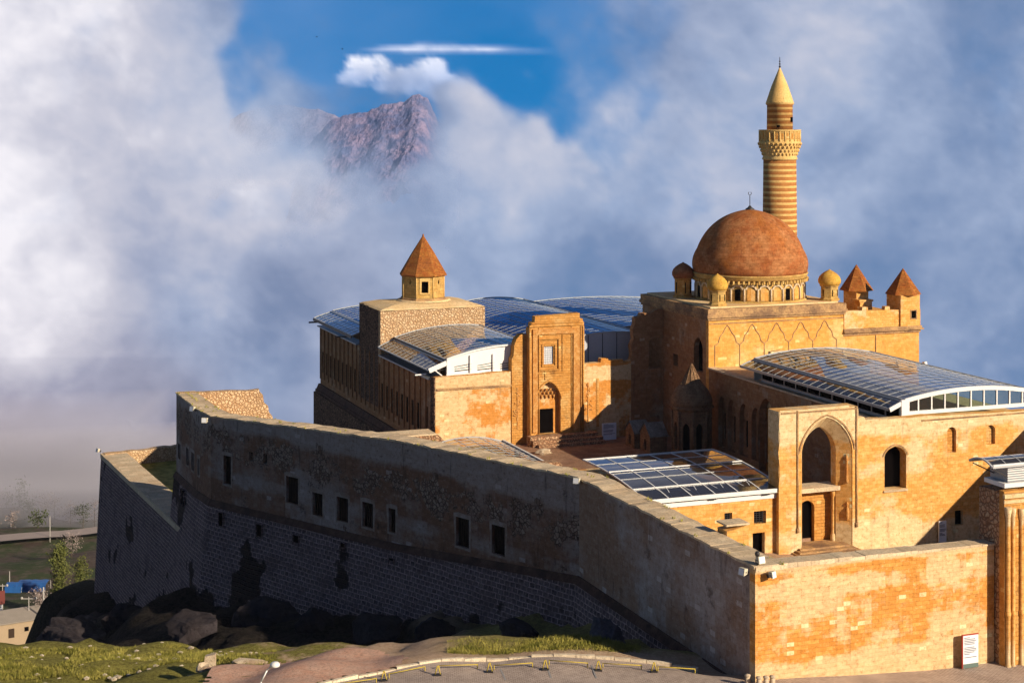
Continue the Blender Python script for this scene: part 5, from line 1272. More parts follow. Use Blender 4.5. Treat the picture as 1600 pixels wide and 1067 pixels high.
mb = MB(); mb.bar((4.95,73.2,8.8),(4.95,91.5,8.8),.12,.25); mb.box(4.3,4.4,73.4,91.4,7.12,8.0); mb.hexa([(4.3,73.4,7.9),(4.95,73.4,7.9),(4.95,91.4,7.9),(4.3,91.4,7.9)],[(4.3,73.4,7.95),(4.95,73.4,7.95),(4.95,91.4,7.95),(4.3,91.4,7.95)]); ha.part('roof_upstand', mb, M['darkmetal'])
# roof behind the tower
barrel_roof(ha, 5.0, 15.2, 100.8, 119.0, 8.95, .4, 8, 12, glass='glass_sky_tint', z2=9.4)
barrel_roof(ha, 2.6, 4.85, 100.8, 119.0, 8.1, .05, 3, 12, glass='glass_sky_tint', z2=8.8)
mb = MB(); mb.bar((2.55,100.8,7.95),(2.55,119,7.95),.16,.3); mb.bar((1.9,118.9,7.6),(3.6,118.9,7.6),.12,.2); mb.bar((2.0,106,7.4),(3.6,106,7.3),.12,.14); ha.part('gutter', mb, M['darkmetal'])
# big roof over the hall
P, _ = barrel_roof(ha, 15.5, 29.0, 76.5, 113.0, 8.6, 1.0, 12, 24, z2=10.1, glass='glass_sky_tint')
mb = MB(); gable(mb, P, 0, 7.3, dep=.15, top=-.04); ha.part('grey_gable', mb, plain('grey_cladding', (.52,.53,.56), .5, var=.12))
mb = MB()
for k in range(9): p = P(k/8,0); mb.box(p[0]-.03,p[0]+.03,76.44,76.5,7.3,p[2]-.1)
ha.part('cladding_joints', mb, M['darkmetal'])
mb = MB(); mb.bar((18.4,76.2,10.6),(20.0,76.2,11.0),.14,.22); mb.box(29.0,29.2,76.5,113,9.7,10.0); ha.part('valley_gutter', mb, M['white'])
P, _ = barrel_roof(ha, 29.4, 47, 86, 114, 9.5, .4, 10, 16, glass='glass_sky_tint')
mb = MB(); gable(mb, P, 0, 8.6, dep=.15, top=-.04); ha.part('grey_gable', mb, M['grey'])
# square tower with its octagonal kiosk
tw = Thing('square_tower', 9.7, 96, 6, 'square rubble tower with flat earthen top between the blue glazed roofs', 'tower')
ta0, ta1, tb0, tb1 = 3.42, 15.9, 91.7, 100.5
mb = MB(); mb.panel((ta0,tb0),(ta1,tb0), top_edge([(0,11.9),(ta1-ta0,11.95)],6,.05,.6), (), .8)
mb2 = MB(); mb2.panel((ta0,tb1),(ta0,tb0+.803), top_edge([(0,12.0),(tb1-tb0-.8,11.9)],1.0,.08,.6), (), .8); tw.part('rubble_side', mb2, M['rubble_shaded'])
mb.box(ta0+.82,ta1-.02,tb0+.82,tb1,6,11.8); tw.part('rubble_walls', mb, M['rubble'])
mb = MB(); cx, cy = 9.9, 96.2
corn = [(ta0-.03,tb0-.03),(ta1+.05,tb0-.03),(ta1+.05,tb1),(ta0-.03,tb1)]; N_ = 8
for i in range(4):
    p, q = corn[i], corn[(i+1)%4]
    for k in range(N_):
        a = (p[0]+(q[0]-p[0])*k/N_, p[1]+(q[1]-p[1])*k/N_); b = (p[0]+(q[0]-p[0])*(k+1)/N_, p[1]+(q[1]-p[1])*(k+1)/N_)
        sc = lambda v, s: (v[0]+(cx-v[0])*s, v[1]+(cy-v[1])*s)
        hh_ = [(0,11.97),(.06,12.12),(.3,12.42),(.7,12.62)]
        for (s0,z0),(s1,z1) in zip(hh_[:-1],hh_[1:]): mb.face([(*sc(a,s0),z0),(*sc(b,s0),z0),(*sc(b,s1),z1),(*sc(a,s1),z1)])
mb.lathe((cx,cy), [(3.3,12.5),(3.0,12.66)], 16)
tw.part('earth_roof', mb, M['sandy'])
ki = Thing('kiosk', cx, cy, 12.6, 'small octagonal stone kiosk with a red pyramid roof, on the square tower', 'kiosk')
KR = 2.62; kr = -ROT+PI/8+math.radians(8)
mb = MB(); mb.lathe((cx,cy), [(KR+.12,12.5),(KR+.12,12.85),(KR-.05,12.9)], 8, smooth=False, rot=kr); ki.part('plinth', mb, M['cornice'])
fx = [(cx+KR*.97*math.cos(kr+2*PI*k/8), cy+KR*.97*math.sin(kr+2*PI*k/8)) for k in range(8)]
mb = MB()
for k in range(8):
    p, q = fx[k], fx[(k+1)%8]; Lk = dist2(p,q); mid = ((p[0]+q[0])/2-cx, (p[1]+q[1])/2-cy); wd_ = W(*mid)-W(0,0)
    ang = math.degrees(math.atan2(wd_.x, -wd_.y))
    hs = [rect(Lk/2-.38,Lk/2+.38,13.55,14.85)] if -10 < ang < 34 else ([rect(Lk/2-.11,Lk/2+.11,14.5,14.95)] if abs(ang) < 90 else [])
    mb.panel(p, q, rect(0,Lk,12.88,15.45), hs, .35)
kw = ki.part('wall', mb, M['kiosk'])
mb = MB()
for k in range(8):
    p, q = fx[k], fx[(k+1)%8]; Lk = dist2(p,q); mb.panel(p, q, rect(.4,Lk-.4,13.0,15.3), (), .05, off=-.4)
ki.part('dark_interior', mb, M['void'], kw)
mb = MB()
for k in range(8):
    p, q = fx[k], fx[(k+1)%8]; Lk = dist2(p,q); mid = ((p[0]+q[0])/2-cx, (p[1]+q[1])/2-cy); wd_ = W(*mid)-W(0,0); ang = math.degrees(math.atan2(wd_.x, -wd_.y))
    mb.tube((*p,12.9),(*p,15.4),.07,n=6)
    if -10 < ang < 34: mb.panel(p, q, rect(Lk/2-.62,Lk/2+.62,13.4,15.25), [rect(Lk/2-.40,Lk/2+.40,13.53,14.87)], .08, off=.08)
ki.part('window_surround', mb, M['spire'], kw)
mb = MB(); mb.lathe((cx,cy), [(KR+.22,15.4),(KR+.25,15.55),(KR*.55,17.9),(.06,20.0)], 8, smooth=False, rot=kr); ki.part('pyramid_roof', mb, M['tiles'])
mb = MB(); mb.lathe((cx,cy), [(.12,19.85),(.1,20.1),(.02,20.2)], 6); ki.part('finial', mb, M['tiles'])

# ------------------------------------------------------------------ left low glazed roof and rubble parapet
ll = Thing('side_wing', 0, 55, 0, 'low wing behind the fortress wall under a brownish glazed roof', 'building')
mb = MB(); mb.prism([(ti[4][0]+.6,ti[4][1]+3),(6.6,32),(6.6,61.5),(-6,61.5),(ti[3][0]+1.2,ti[3][1]+2)], -.3, 2.4); ll.part('wall', mb, M['ashlar_harem'])
barrel_roof(ll, -.5, 6.9, 46.5, 61.8, 2.55, .65, 6, 12, glass='glass_brown', bar=.08)
barrel_roof(ll, -7.2, -.8, 53, 61.8, 2.5, .25, 3, 4, glass='glass_brown', bar=.14)
mb = MB(); mb.bar((6.95,46.5,2.6),(6.95,61.8,2.6),.22,.25); mb.bar((-8.5,61.9,2.65),(-.5,61.9,2.7),.2,.2)
ll.part('gutter', mb, M['white'])
pr = Thing('parapet', -4, 69, 0, 'low red rubble parapet at the foot of the shaded harem corner', 'wall')
mb = MB(); mb.panel((-9.5,68.6),(3.3,68.6), top_edge([(0,2.0),(4,2.15),(11,2.3),(12.2,2.2),(12.8,1.6)],-4,.06,.6), (), 2.6); pr.part('masonry', mb, M['rubble_red'])
mb = MB(); mb.box(-9.5,2.4,68.5,71.3,2.3,2.42); pr.part('capping', mb, M['coping'])
# rubble by the portal
p = at_z(850, 706, .2); tag(stone_blob(tuple(W(p[0],p[1],.15)), .8,.6,.35, M['post'], 'boulder', 31), 'rough pale boulder in the court below the portal steps', 'rock')

# ------------------------------------------------------------------ tomb
TB = (26.3, 60.0)
to = Thing('tomb', TB[0], TB[1], 0, 'small octagonal domed tomb with a ribbed cone, in the court shade', 'tomb')
mb = MB(); mb.lathe(TB, [(2.2,0),(2.2,.4),(2.0,.5)], 8, smooth=False); to.part('plinth', mb, M['tomb'])
fx = [(TB[0]+1.9*math.cos(2*PI*k/8+.39), TB[1]+1.9*math.sin(2*PI*k/8+.39)) for k in range(8)]
mb = MB()
for k in range(8):
    p, q = fx[k], fx[(k+1)%8]; Lk = dist2(p,q); mb.panel(p, q, rect(0,Lk,.5,5.0), [arch(Lk/2-.38,Lk/2+.38,.9,3.0,3.6)], .3)
bd = to.part('wall', mb, M['tomb'])
mb = MB()
for k in range(8):
    p, q = fx[k], fx[(k+1)%8]; Lk = dist2(p,q); mb.panel(p, q, rect(.2,Lk-.2,.6,4.0), (), .05, off=-.31)
to.part('niche', mb, M['void'], bd)
mb = MB()
for p in fx: mb.tube((*p,.5),(*p,4.9),.15,n=8)
mb.lathe(TB, [(2.0,4.75),(2.25,4.95),(2.25,5.15),(2.0,5.25)], 8, smooth=False, rot=.39); to.part('columns', mb, M['tomb'])
mb = MB(); mb.lathe(TB, [(2.05,5.2),(2.1,5.6),(1.95,6.2),(1.6,6.8),(1.2,7.2),(.95,7.5),(.6,8.2),(.3,8.8),(.02,9.25)], 24); dd = to.part('dome', mb, M['tomb'])
mb = MB()
for k in range(12):
    t = 2*PI*k/12; prev = None
    for (r, z) in ((1.2,7.2),(.95,7.5),(.6,8.2),(.3,8.8),(.02,9.25)):
        cur = (TB[0]+r*math.cos(t),TB[1]+r*math.sin(t),z+.02)
        if prev: mb.bar(prev, cur, .08)
        prev = cur
to.part('ribs', mb, M['tomb'], dd)
# two little stone huts in the court
for (px, py, lb, sc_) in ((996,697,'farther of two small gabled stone huts in the court shade',1.0), (1021,705,'nearer small gabled stone hut, beside the domed tomb',1.1)):
    a, b = at_z(px, py, 0); w_, d_, h_ = .85*sc_, 1.05*sc_, 1.7*sc_
    t = Thing('stone_hut', a, b, 0, lb, 'stone hut', 'small stone huts in the court')
    mb = MB(); mb.panel((a-w_,b+d_),(a-w_,b-d_), [(0,0),(2*d_,0),(2*d_,h_),(d_,h_*1.55),(0,h_)], [arch(d_-.3,d_+.3,.3,1.0,1.35)], .25)
    mb.panel((a+w_,b-d_),(a+w_,b+d_), [(0,0),(2*d_,0),(2*d_,h_),(d_,h_*1.55),(0,h_)], (), .25); mb.box(a-w_+.25,a+w_-.25,b-d_,b+d_,0,h_); t.part('wall', mb, M['tomb'])
    mb = MB(); mb.face([(a-w_-.12,b-d_-.18,h_-.1),(a+w_+.12,b-d_-.18,h_-.1),(a+w_+.12,b,h_*1.6),(a-w_-.12,b,h_*1.6)]); mb.face([(a+w_+.12,b+d_+.18,h_-.1),(a-w_-.12,b+d_+.18,h_-.1),(a-w_-.12,b,h_*1.6),(a+w_+.12,b,h_*1.6)])
    mb.face([(a-w_-.12,b-d_-.18,h_-.2),(a+w_+.12,b-d_-.18,h_-.2),(a+w_+.12,b-d_-.18,h_-.1),(a-w_-.12,b-d_-.18,h_-.1)]); t.part('roof', mb, M['slate'])
    mb = MB(); mb.panel((a-w_,b+d_),(a-w_,b-d_), rect(d_-.32,d_+.32,.25,1.4), (), .03, off=-.24); t.part('opening', mb, M['void'])

#@@PROPS
# ------------------------------------------------------------------ information boards
def board(a, b, z0, wd, ht, ang, label, foot=False, red=False):
    t = Thing('information_board', a, b, z0, label, 'information board')
    d = Vector((math.cos(ang), math.sin(ang))); n = Vector((d[1], -d[0])); P0 = (a-d[0]*wd/2, b-d[1]*wd/2); P1 = (a+d[0]*wd/2, b+d[1]*wd/2)
    mb = MB(); mb.panel(P0, P1, rect(0,wd,z0,z0+ht), (), .1); t.part('panel', mb, M['signwhite'])
    mb = MB(); k = 0; z = z0+ht*.93
    while z > z0+ht*.3:
        wl_ = wd*(.62+.22*rnd.random()) if k % 5 else wd*.35
        if rnd.random() > .12: mb.bar((P0[0]+d[0]*wd*.08+n[0]*.02, P0[1]+d[1]*wd*.08+n[1]*.02, z), (P0[0]+d[0]*(wd*.08+wl_)+n[0]*.02, P0[1]+d[1]*(wd*.08+wl_)+n[1]*.02, z), .03, .034)
        z -= ht*.05; k += 1
    t.part('text', mb, M['signink'])
    mb = MB()
    if foot: mb.panel(P0, P1, rect(.0,wd,z0+.0,z0+ht*.13), (), .12, off=.012); t.part('footer', mb, M['signgreen']); mb = MB()
    if red: mb.panel(P0, P1, rect(-.03,wd+.03,z0+ht,z0+ht+.05), (), .13, off=.015); mb.panel(P0, P1, rect(-.05,.0,z0,z0+ht), (), .13, off=.015); t.part('frame', mb, M['signred'])
    else: mb.box(a-.04,a+.04,b+.12,b+.18,min(z0,0)-.1,z0+ht*.6); t.part('post', mb, M['grey'])
    return t
q = at_z(1504, 1036, -.85); board(q[0], -.55, -.85, 1.15, 2.05, 0, 'tall white information board leaning on the front wall beside the gatehouse', True, True)
u, z = on_wall((0,BG-.3),(1,BG-.3),1473,848); board(u, BG-.3, z+.05, .72, 1.75, 0, 'narrow pinkish white board in the shaded corner of the forecourt')
u, z = on_wall((0,70.4),(1,70.4),952,687); board(u, 70.4, z, 1.6, 1.75, 0, 'square white information board right of the carved portal')
# ------------------------------------------------------------------ floodlights
def flood(a, b, z, ang, label, s=1.0):
    t = Thing('floodlight', a, b, z, label, 'floodlight', 'floodlights on the walls')
    c, s_ = math.cos(ang), math.sin(ang)
    def R(x, y, zz): return (a+(x*c-y*s_)*s, b+(x*s_+y*c)*s, z+zz*s)
    mb = MB(); mb.hexa([R(-.25,-.5,-.1),R(.25,-.5,-.1),R(.25,-.2,-.02),R(-.25,-.2,-.02)], [R(-.25,-.42,.34),R(.25,-.42,.34),R(.25,-.14,.3),R(-.25,-.14,.3)]); bo = t.part('housing', mb, M['flood'])
    mb = MB(); mb.face([R(-.21,-.505,-.06),R(.21,-.505,-.06),R(.21,-.44,.30),R(-.21,-.44,.30)]); t.part('lens', mb, M['signwhite'], bo)
    mb = MB(); mb.bar(R(0,-.2,.1), R(0,.15,.0), .08*s); mb.bar(R(-.28,-.3,.1), R(.28,-.3,.1), .06*s); mb.box(a-.08*s,a+.08*s,b-.08*s,b+.08*s,z-.15,z+.05); t.part('bracket', mb, M['darkmetal'])
flood(-.25,.6,6.35,-1.3,'pale floodlight on the shaded side of the near wall corner')
flood(.75,-.25,6.3,.5,'dark bracketed floodlight on the sunny side of the near wall corner',.9)
flood(.4,.5,7.05,.2,'white floodlight standing on top of the near wall corner')
flood(B_[0]-.2,B_[1]-.3,6.5,-.8,'floodlight below the coping at the bend of the fortress wall')
p = offs(PTS,.3); flood(p[2][0]-.2,p[2][1],4.6,-.6,'right one of two floodlights near the far left wall corner',1.1); flood(p[1][0]+.2,p[1][1]+.6,4.75,-1.0,'left one of two floodlights near the far left wall corner',1.1)
flood(Pb[0]-.1,Pb[1]+.1,-7.7,-1.2,'small floodlight on the tip of the low bastion',1.0)
a, b = 54.7, 62.0; flood(a+.1,b,7.4,.4,'floodlight on the right edge of the mosque block')
# surveillance camera on corner
sc_ = Thing('security_camera', .25, .2, 6.8, 'dark dome camera on a short mast at the near wall corner', 'security camera')
mb = MB(); mb.tube((.25,.2,6.8),(.25,.2,7.5),.04); sc_.part('mast', mb, M['darkmetal'])
mb = MB(); mb.lathe((.25,.2), [(.02,7.35),(.13,7.42),(.16,7.55),(.1,7.68),(.02,7.7)], 10); sc_.part('dome_housing', mb, M['darkmetal'])
# bollards at the foot of the corner
for (px, py, lb) in ((1168,1066,'stone bollard left of the near wall corner'), (1186,1070,'first stone bollard right of the near wall corner'), (1197,1069,'second stone bollard right of the near wall corner'), (1207,1068,'third stone bollard right of the near wall corner')):
    p = P3(px, py+4, -.05); z = hz(p[0],p[1]); t = Thing('bollard', p[0], p[1], z, lb, 'bollard', 'stone bollards by the wall corner', world=True)
    mb = MB(); mb.lathe((p[0],p[1]), [(.17,z-.1),(.16,z+.5),(.13,z+.56)], 10); t.part('shaft', mb, M['post'])
    mb = MB(); mb.lathe((p[0],p[1]), [(.13,z+.56),(.19,z+.6),(.18,z+.68),(.05,z+.73)], 10); t.part('cap', mb, M['post'])

# ------------------------------------------------------------------ village in the valley
def wp(px, py, Y):
    return (Y*(px-800)/F, Y, CAMZ-Y*(py-180)/F)
def house(px, py, Y, wd, dp, ht, rz, label, roofmat, wallmat, pitch=.9):
    x, y, z = wp(px, py, Y); t = Thing('village_house', x, y, z, label, 'house', 'houses in the valley', world=True); t.o.rotation_euler = (0,0,rz)
    mb = MB(); mb.box(x-wd/2,x+wd/2,y-dp/2,y+dp/2,z-6,z+ht); t.part('wall', mb, M[wallmat])
    mb = MB(); o = .5; zz = z+ht
    mb.face([(x-wd/2-o,y-dp/2-o,zz),(x+wd/2+o,y-dp/2-o,zz),(x+wd/2+o,y,zz+pitch),(x-wd/2-o,y,zz+pitch)]); mb.face([(x+wd/2+o,y+dp/2+o,zz),(x-wd/2-o,y+dp/2+o,zz),(x-wd/2-o,y,zz+pitch),(x+wd/2+o,y,zz+pitch)])
    mb.face([(x+wd/2+o,y-dp/2-o,zz),(x+wd/2+o,y+dp/2+o,zz),(x+wd/2+o,y,zz+pitch)]); mb.face([(x-wd/2-o,y+dp/2+o,zz),(x-wd/2-o,y-dp/2-o,zz),(x-wd/2-o,y,zz+pitch)])
    mb.box(x-wd/2-o,x+wd/2+o,y-dp/2-o,y+dp/2+o,zz-.25,zz-.02); t.part('roof', mb, M[roofmat])
    mb = MB(); mb.box(x-wd*.25,x-wd*.12,y-dp/2-.04,y-dp/2,z,z+1.9); t.part('door', mb, M['timber'])
    for q in (.1,.3): mb = MB(); mb.box(x+wd*q,x+wd*q+.9,y-dp/2-.04,y-dp/2,z+.9,z+1.8); t.part('window', mb, M['void'])
house(22, 985, 352, 9.5, 9, 3.3, .55, 'low tan village house with a broad weathered grey roof', 'concrete', 'cottage', 1.4)
house(-22, 955, 366, 7, 6, 2.5, .3, 'house with a red roof cut by the left picture edge', 'redroof', 'signwhite', 1.8)
for (px, py, Y, wd, dp, ht, lb) in ((53,922,400,7,5,1.9,'largest blue tarpaulin shelter left of the poplar'), (24,922,398,4,3.5,1.4,'small blue tarpaulin shelter near the left edge'), (40,915,415,4,3,1.6,'middle blue tarpaulin shelter with boxes before it')):
    x, y, z = wp(px, py, Y); t = Thing('tarpaulin_shelter', x, y, z, lb, 'shelter', 'blue shelters in the valley', world=True)
    mb = MB(); n_ = 8; 
    for i in range(n_):
        for j in range(4):
            def q(i_, j_): return (x-wd/2+wd*i_/n_, y-dp/2+dp*j_/4, z+ht+.5*math.sin(PI*j_/4)+.25*mnoise.noise(Vector((i_*1.1,j_*1.3,px))))
            mb.face([q(i,j),q(i+1,j),q(i+1,j+1),q(i,j+1)], smooth=True)
        mb.face([(x-wd/2+wd*i/n_,y-dp/2-.6,z-.5),(x-wd/2+wd*(i+1)/n_,y-dp/2-.6,z-.5),q(i+1,0),q(i,0)])
    t.part('tarpaulin', mb, M['bluetarp'])
    mb = MB()
    for dx in (-1,1):
        for dy in (-1,1): mb.tube((x+dx*wd*.48,y+dy*dp*.48,z-1),(x+dx*wd*.48,y+dy*dp*.48,z+ht),.07)
    t.part('poles', mb, M['woodpole'])
def pole(px, py0, py1, Y, r, label, arms=0):
    x, y, z = wp(px, py0, Y); _, _, z1 = wp(px, py1, Y); t = Thing('utility_pole', x, y, z, label, 'pole', 'poles in the valley', world=True)
    mb = MB(); mb.tube((x,y,z-4),(x,y,z1),r,r*.7); t.part('shaft', mb, M['woodpole'])
    if arms:
        mb = MB(); mb.bar((x-arms,y,z1-.4),(x+arms,y,z1-.4),.16)
        for s_ in (-1,1): mb.lathe((x+s_*arms,y), [(.1,z1-.6),(.28,z1-.4),(.25,z1-.1),(.05,z1)], 8)
        t.part('crossarm', mb, M['woodpole'])
pole(68, 960, 917, 350, .22, 'short thick white pole right of the grey-roofed house')
pole(45, 955, 932, 352, .12, 'lamp pole with two globes behind the grey-roofed house', 1.5)
pole(4, 940, 912, 368, .12, 'lamp pole with a side arm at the left picture edge', 1.0)
pole(78, 838, 806, 458, .15, 'thin pole standing beside the foggy valley road')
pole(15, 905, 892, 405, .12, 'tiny pole left of the blue shelters')

def leafmat(name, ca, cb):
    g = N(name); oi = g.n('ObjectInfo'); ge = g.n('NewGeometry').outputs['Position']; n1 = g.noise(ge, .7, 3, .6)
    c = g.mix(g.step(n1,.35,.65), ca, cb); b = g.bsdf(c, .8, spec=.1); return g.m
M['leaf_poplar'] = leafmat('poplar_leaves', (.085,.10,.025), (.16,.165,.045)); M['leaf_bare'] = leafmat('pinkish_twigs', (.26,.20,.18), (.36,.29,.26)); M['leaf_dark'] = leafmat('dark_bush_leaves', (.04,.055,.02), (.07,.085,.03))
def tree(px, py, Y, h, cw, kind, label, group=None, n=1600):
    x, y, z = wp(px, py, Y); z = hz(x,y)-.2 if group else z
    nm = {'poplar':'poplar_tree','bare':'blossoming_tree','dark':'bush_tree'}[kind]; t = Thing(nm, x, y, z, label, 'tree', group, world=True)
    mb = MB(); mb.tube((x,y,z-3),(x,y,z+h*.5),h*.02,h*.012); mb.tube((x,y,z+h*.5),(x,y,z+h*.95),h*.012,h*.003)
    for k in range(14):
        t_ = rnd.uniform(0,2*PI); z0 = z+h*rnd.uniform(.12,.7); l = cw*rnd.uniform(.3,.5); up = h*.18 if kind == 'poplar' else h*.12
        mb.tube((x,y,z0),(x+math.cos(t_)*l,y+math.sin(t_)*l,z0+up),h*.006,h*.002,5)
    t.part('trunk', mb, M['bark'])
    mb = MB(); cl = []
    for k in range(46 if kind == 'poplar' else 24):
        f = rnd.random(); t_ = rnd.uniform(0,2*PI)
        env = (.25+.75*math.sin(min(1,f*.95+.05)*PI)**.5) if kind == 'poplar' else math.sqrt(max(.05,1-(2*f-1)**2))
        r = cw*.5*env*rnd.uniform(.1,.9); cl.append((x+math.cos(t_)*r, y+math.sin(t_)*r, z+h*(.1+.9*f) if kind == 'poplar' else z+h*(.3+.7*f), cw*rnd.uniform(.10,.22)))
    for k in range(n):
        c = rnd.choice(cl); v = Vector((rnd.gauss(0,1),rnd.gauss(0,1),rnd.gauss(0,1.6 if kind=='poplar' else 1)))*c[3]*.6
        s_ = cw*rnd.uniform(.02,.05)*(0.6 if kind == 'bare' else 1); a = Vector((rnd.gauss(0,1),rnd.gauss(0,1),rnd.gauss(0,1))).normalized()*s_; b = Vector((rnd.gauss(0,1),rnd.gauss(0,1),rnd.gauss(0,1))).normalized()*s_; p = Vector(c[:3])+v
        mb.face([p-a,p+b,p+a,p-b])
    t.part('crown', mb, {'poplar':M['leaf_poplar'],'bare':M['leaf_bare'],'dark':M['leaf_dark']}[kind])
tree(93, 968, 372, 15.2, 5.4, 'poplar', 'tall yellow-green poplar standing alone left of the bastion', n=6500)
tree(127, 945, 385, 10.5, 4.6, 'poplar', 'smaller dim poplar between the tall poplar and the bastion', n=2600)
tree(112, 868, 430, 6, 5.5, 'bare', 'round pinkish blossoming tree behind the tall poplar', n=900)
tree(60, 958, 356, 4.5, 6.5, 'bare', 'bare brushy tree behind the grey-roofed house', n=900)
k = 0
for (px, py, Y, h, cw) in ((30,765,508,9,9),(70,775,505,8,9),(10,770,510,6,8),(45,790,500,6,7),(85,780,505,8,8),(110,800,492,7,7),(130,812,485,7,6),(148,806,488,8,6),(20,820,480,5,7),(60,822,478,5,7)):
    tree(px, py+12, Y, h, cw, 'bare' if k % 3 else 'dark', 'hazy leafless tree above the valley road', 'hazy trees beyond the valley road', n=350); k += 1
# valley road
mb = MB(); rp = [(-250,452),(-160,452),(-143,455),(-125,462),(-112,470),(-90,484),(-60,505),(0,540)]
for (p, q) in zip(rp[:-1], rp[1:]):
    d = Vector((q[0]-p[0],q[1]-p[1])); n_ = max(1,int(d.length/4)); d/=n_; nn = Vector((-d[1],d[0])).normalized()*3.6
    for k in range(n_):
        a = Vector(p)+d*k; b = a+d; mb.face([(v[0],v[1],hz(v[0],v[1])+1.7) for v in (a-nn,b-nn,b+nn,a+nn)], smooth=True)
tag(mb.build('valley_road', plain('dusty_road', (.30,.24,.21), .9, var=.2, scale=.3), world=True), kind='structure')
# two distant birds
for (px, py, lb) in ((495,58,'upper of two tiny birds in the blue sky gap'), (535,77,'lower of two tiny birds, near the long thin cloud')):
    x, y, z = wp(px, py, 420); mb = MB(); mb.lathe((x,y), [(.02,z-.18),(.13,z-.05),(.14,z+.05),(.02,z+.2)], 6)
    mb.face([(x,y-.1,z),(x-.7,y+.1,z+.3),(x-.6,y+.3,z+.28),(x,y+.2,z)]); mb.face([(x,y-.1,z),(x,y+.2,z),(x+.6,y+.3,z+.28),(x+.7,y+.1,z+.3)])
    tag(mb.build('bird', M['void'], org=(x,y,z), world=True), lb, 'bird', 'distant birds')

#@@SKY
# ------------------------------------------------------------------ mountains far behind
def ridge(name, px0, px1, Y0, prof, seed, amp, mat, dep=560):
    """heightfield whose crest follows measured skyline heights prof = [(px, py)]"""
    mb = MB(); nu, nv = 150, 60; pxs = [p[0] for p in prof]; pys = [p[1] for p in prof]
    for j in range(nv+1):
        v = j/nv; Y = Y0-dep*(1-v)
        for i in range(nu+1):
            px = px0+(px1-px0)*i/nu; x = Y0*(px-800)/F
            zt = CAMZ+Y0*(180-np.interp(px, pxs, pys))/F
            q = Vector((x/130+seed, Y/150, seed)); rn = mnoise.ridged_multi_fractal(q, .95, 2.15, 7, 1.0, 2.0)
            gul = mnoise.fractal(Vector((x/45+seed*2, Y/45, seed)), .7, 2.1, 5)
            z = zt-(1-v)**.9*330+(rn-1.1)*amp*(.15+1.7*(1-v))+gul*amp*.35
            mb.v.append((x, Y, z))
    for j in range(nv):
        for i in range(nu):
            a = j*(nu+1)+i; mb.f.append((a,a+1,a+nu+2,a+nu+1)); mb.uv.append(None); mb.sm.append(False)
    # back slope
    i0 = len(mb.v)
    for i in range(nu+1): v = mb.v[nv*(nu+1)+i]; mb.v.append((v[0], v[1]+400, v[2]-350))
    for i in range(nu): a = nv*(nu+1)+i; mb.f.append((a,a+1,i0+i+1,i0+i)); mb.uv.append(None); mb.sm.append(False)
    o = mb.build(name, mat, world=True); tag(o, kind='structure'); return o
def mtn(name, ca, cb):
    g = N(name); ge = g.n('NewGeometry').outputs['Position']; n1 = g.noise(ge, .012, 7, .7); n2 = g.noise(ge, .05, 5, .7)
    c = g.mix(g.step(n1,.4,.6), ca, cb); c = g.mix(g.math('MULTIPLY',g.step(n2,.45,.65),.4), c, tuple(x*.5 for x in ca)); g.bsdf(c, .95, bump=n2, bstr=1, bdist=12, spec=0); return g.m
ridge('mountain', 470, 720, 6000, [(440,260),(470,235),(495,212),(515,192),(545,180),(575,176),(600,164),(618,160),(632,158),(645,150),(657,149),(668,156),(675,170),(690,200),(730,260)], 1.3, 22, mtn('hazed_rose_rock', (.13,.15,.30), (.34,.26,.38)))  # blue distance haze mixed into the rock colour
ridge('mountain', 360, 560, 7600, [(340,200),(380,176),(410,168),(440,164),(470,168),(500,172),(520,178),(540,190),(580,230)], 4.1, 18, mtn('far_hazed_rose_rock', (.20,.20,.32), (.30,.27,.38)))  # farther ridge, its haze likewise put into the rock colour

# ------------------------------------------------------------------ sky backdrop and cloud bank (great arcs around the site)
def idw(pts, X, Y, p=2.2, s=40.0):
    a = np.array(pts, float); out = np.zeros(X.shape); wt = np.zeros(X.shape)
    for (x, y, v) in a:
        w_ = 1.0/(((X-x)**2+(Y-y)**2)+s*s)**p; out += w_*v; wt += w_
    return out/wt
def vnoise(X, Y, seed):
    rs = np.random.RandomState(seed); T = rs.rand(256, 256); xi = np.floor(X).astype(int); yi = np.floor(Y).astype(int)
    fx, fy = X-xi, Y-yi; fx = fx*fx*(3-2*fx); fy = fy*fy*(3-2*fy); g = lambda a, b: T[a % 256, b % 256]
    return (g(xi,yi)*(1-fx)+g(xi+1,yi)*fx)*(1-fy)+(g(xi,yi+1)*(1-fx)+g(xi+1,yi+1)*fx)*fy
def nfbm(X, Y, sc, seed, o=5):
    r = 0; a = .5; X = X/sc; Y = Y/sc
    for k in range(o): r = r+a*(vnoise(X, Y, seed+k)-.5); X = X*2.03+7; Y = Y*2.03+3; a *= .52
    return r
gx = np.concatenate([np.linspace(-1500,-60,30), np.linspace(-50,1650,330), np.linspace(1660,3100,30)])
gy = np.concatenate([np.linspace(-700,-30,20), np.linspace(-20,900,180), np.linspace(910,1300,10)])
GXs, GYs = np.meshgrid(gx, gy)
def shell(name, R, attrs, mat):
    az = np.arctan((GXs-800)/F); z = CAMZ+(180-GYs)/F*R*np.cos(az)
    X = R*np.sin(az); Y = R*np.cos(az); n1, n2 = GXs.shape
    me = bpy.data.meshes.new(name)
    V = np.stack([X, Y, z], -1).reshape(-1, 3)
    fs = [(j*n2+i, j*n2+i+1, (j+1)*n2+i+1, (j+1)*n2+i) for j in range(n1-1) for i in range(n2-1)]
    me.from_pydata(V.tolist(), [], fs); me.materials.append(mat)
    for k, v in attrs.items():
        at = me.attributes.new(k, 'FLOAT', 'POINT'); at.data.foreach_set('value', v.reshape(-1).astype(np.float32))
    me.polygons.foreach_set('use_smooth', [True]*len(fs))
    o = bpy.data.objects.new(name, me); COL.objects.link(o); return o
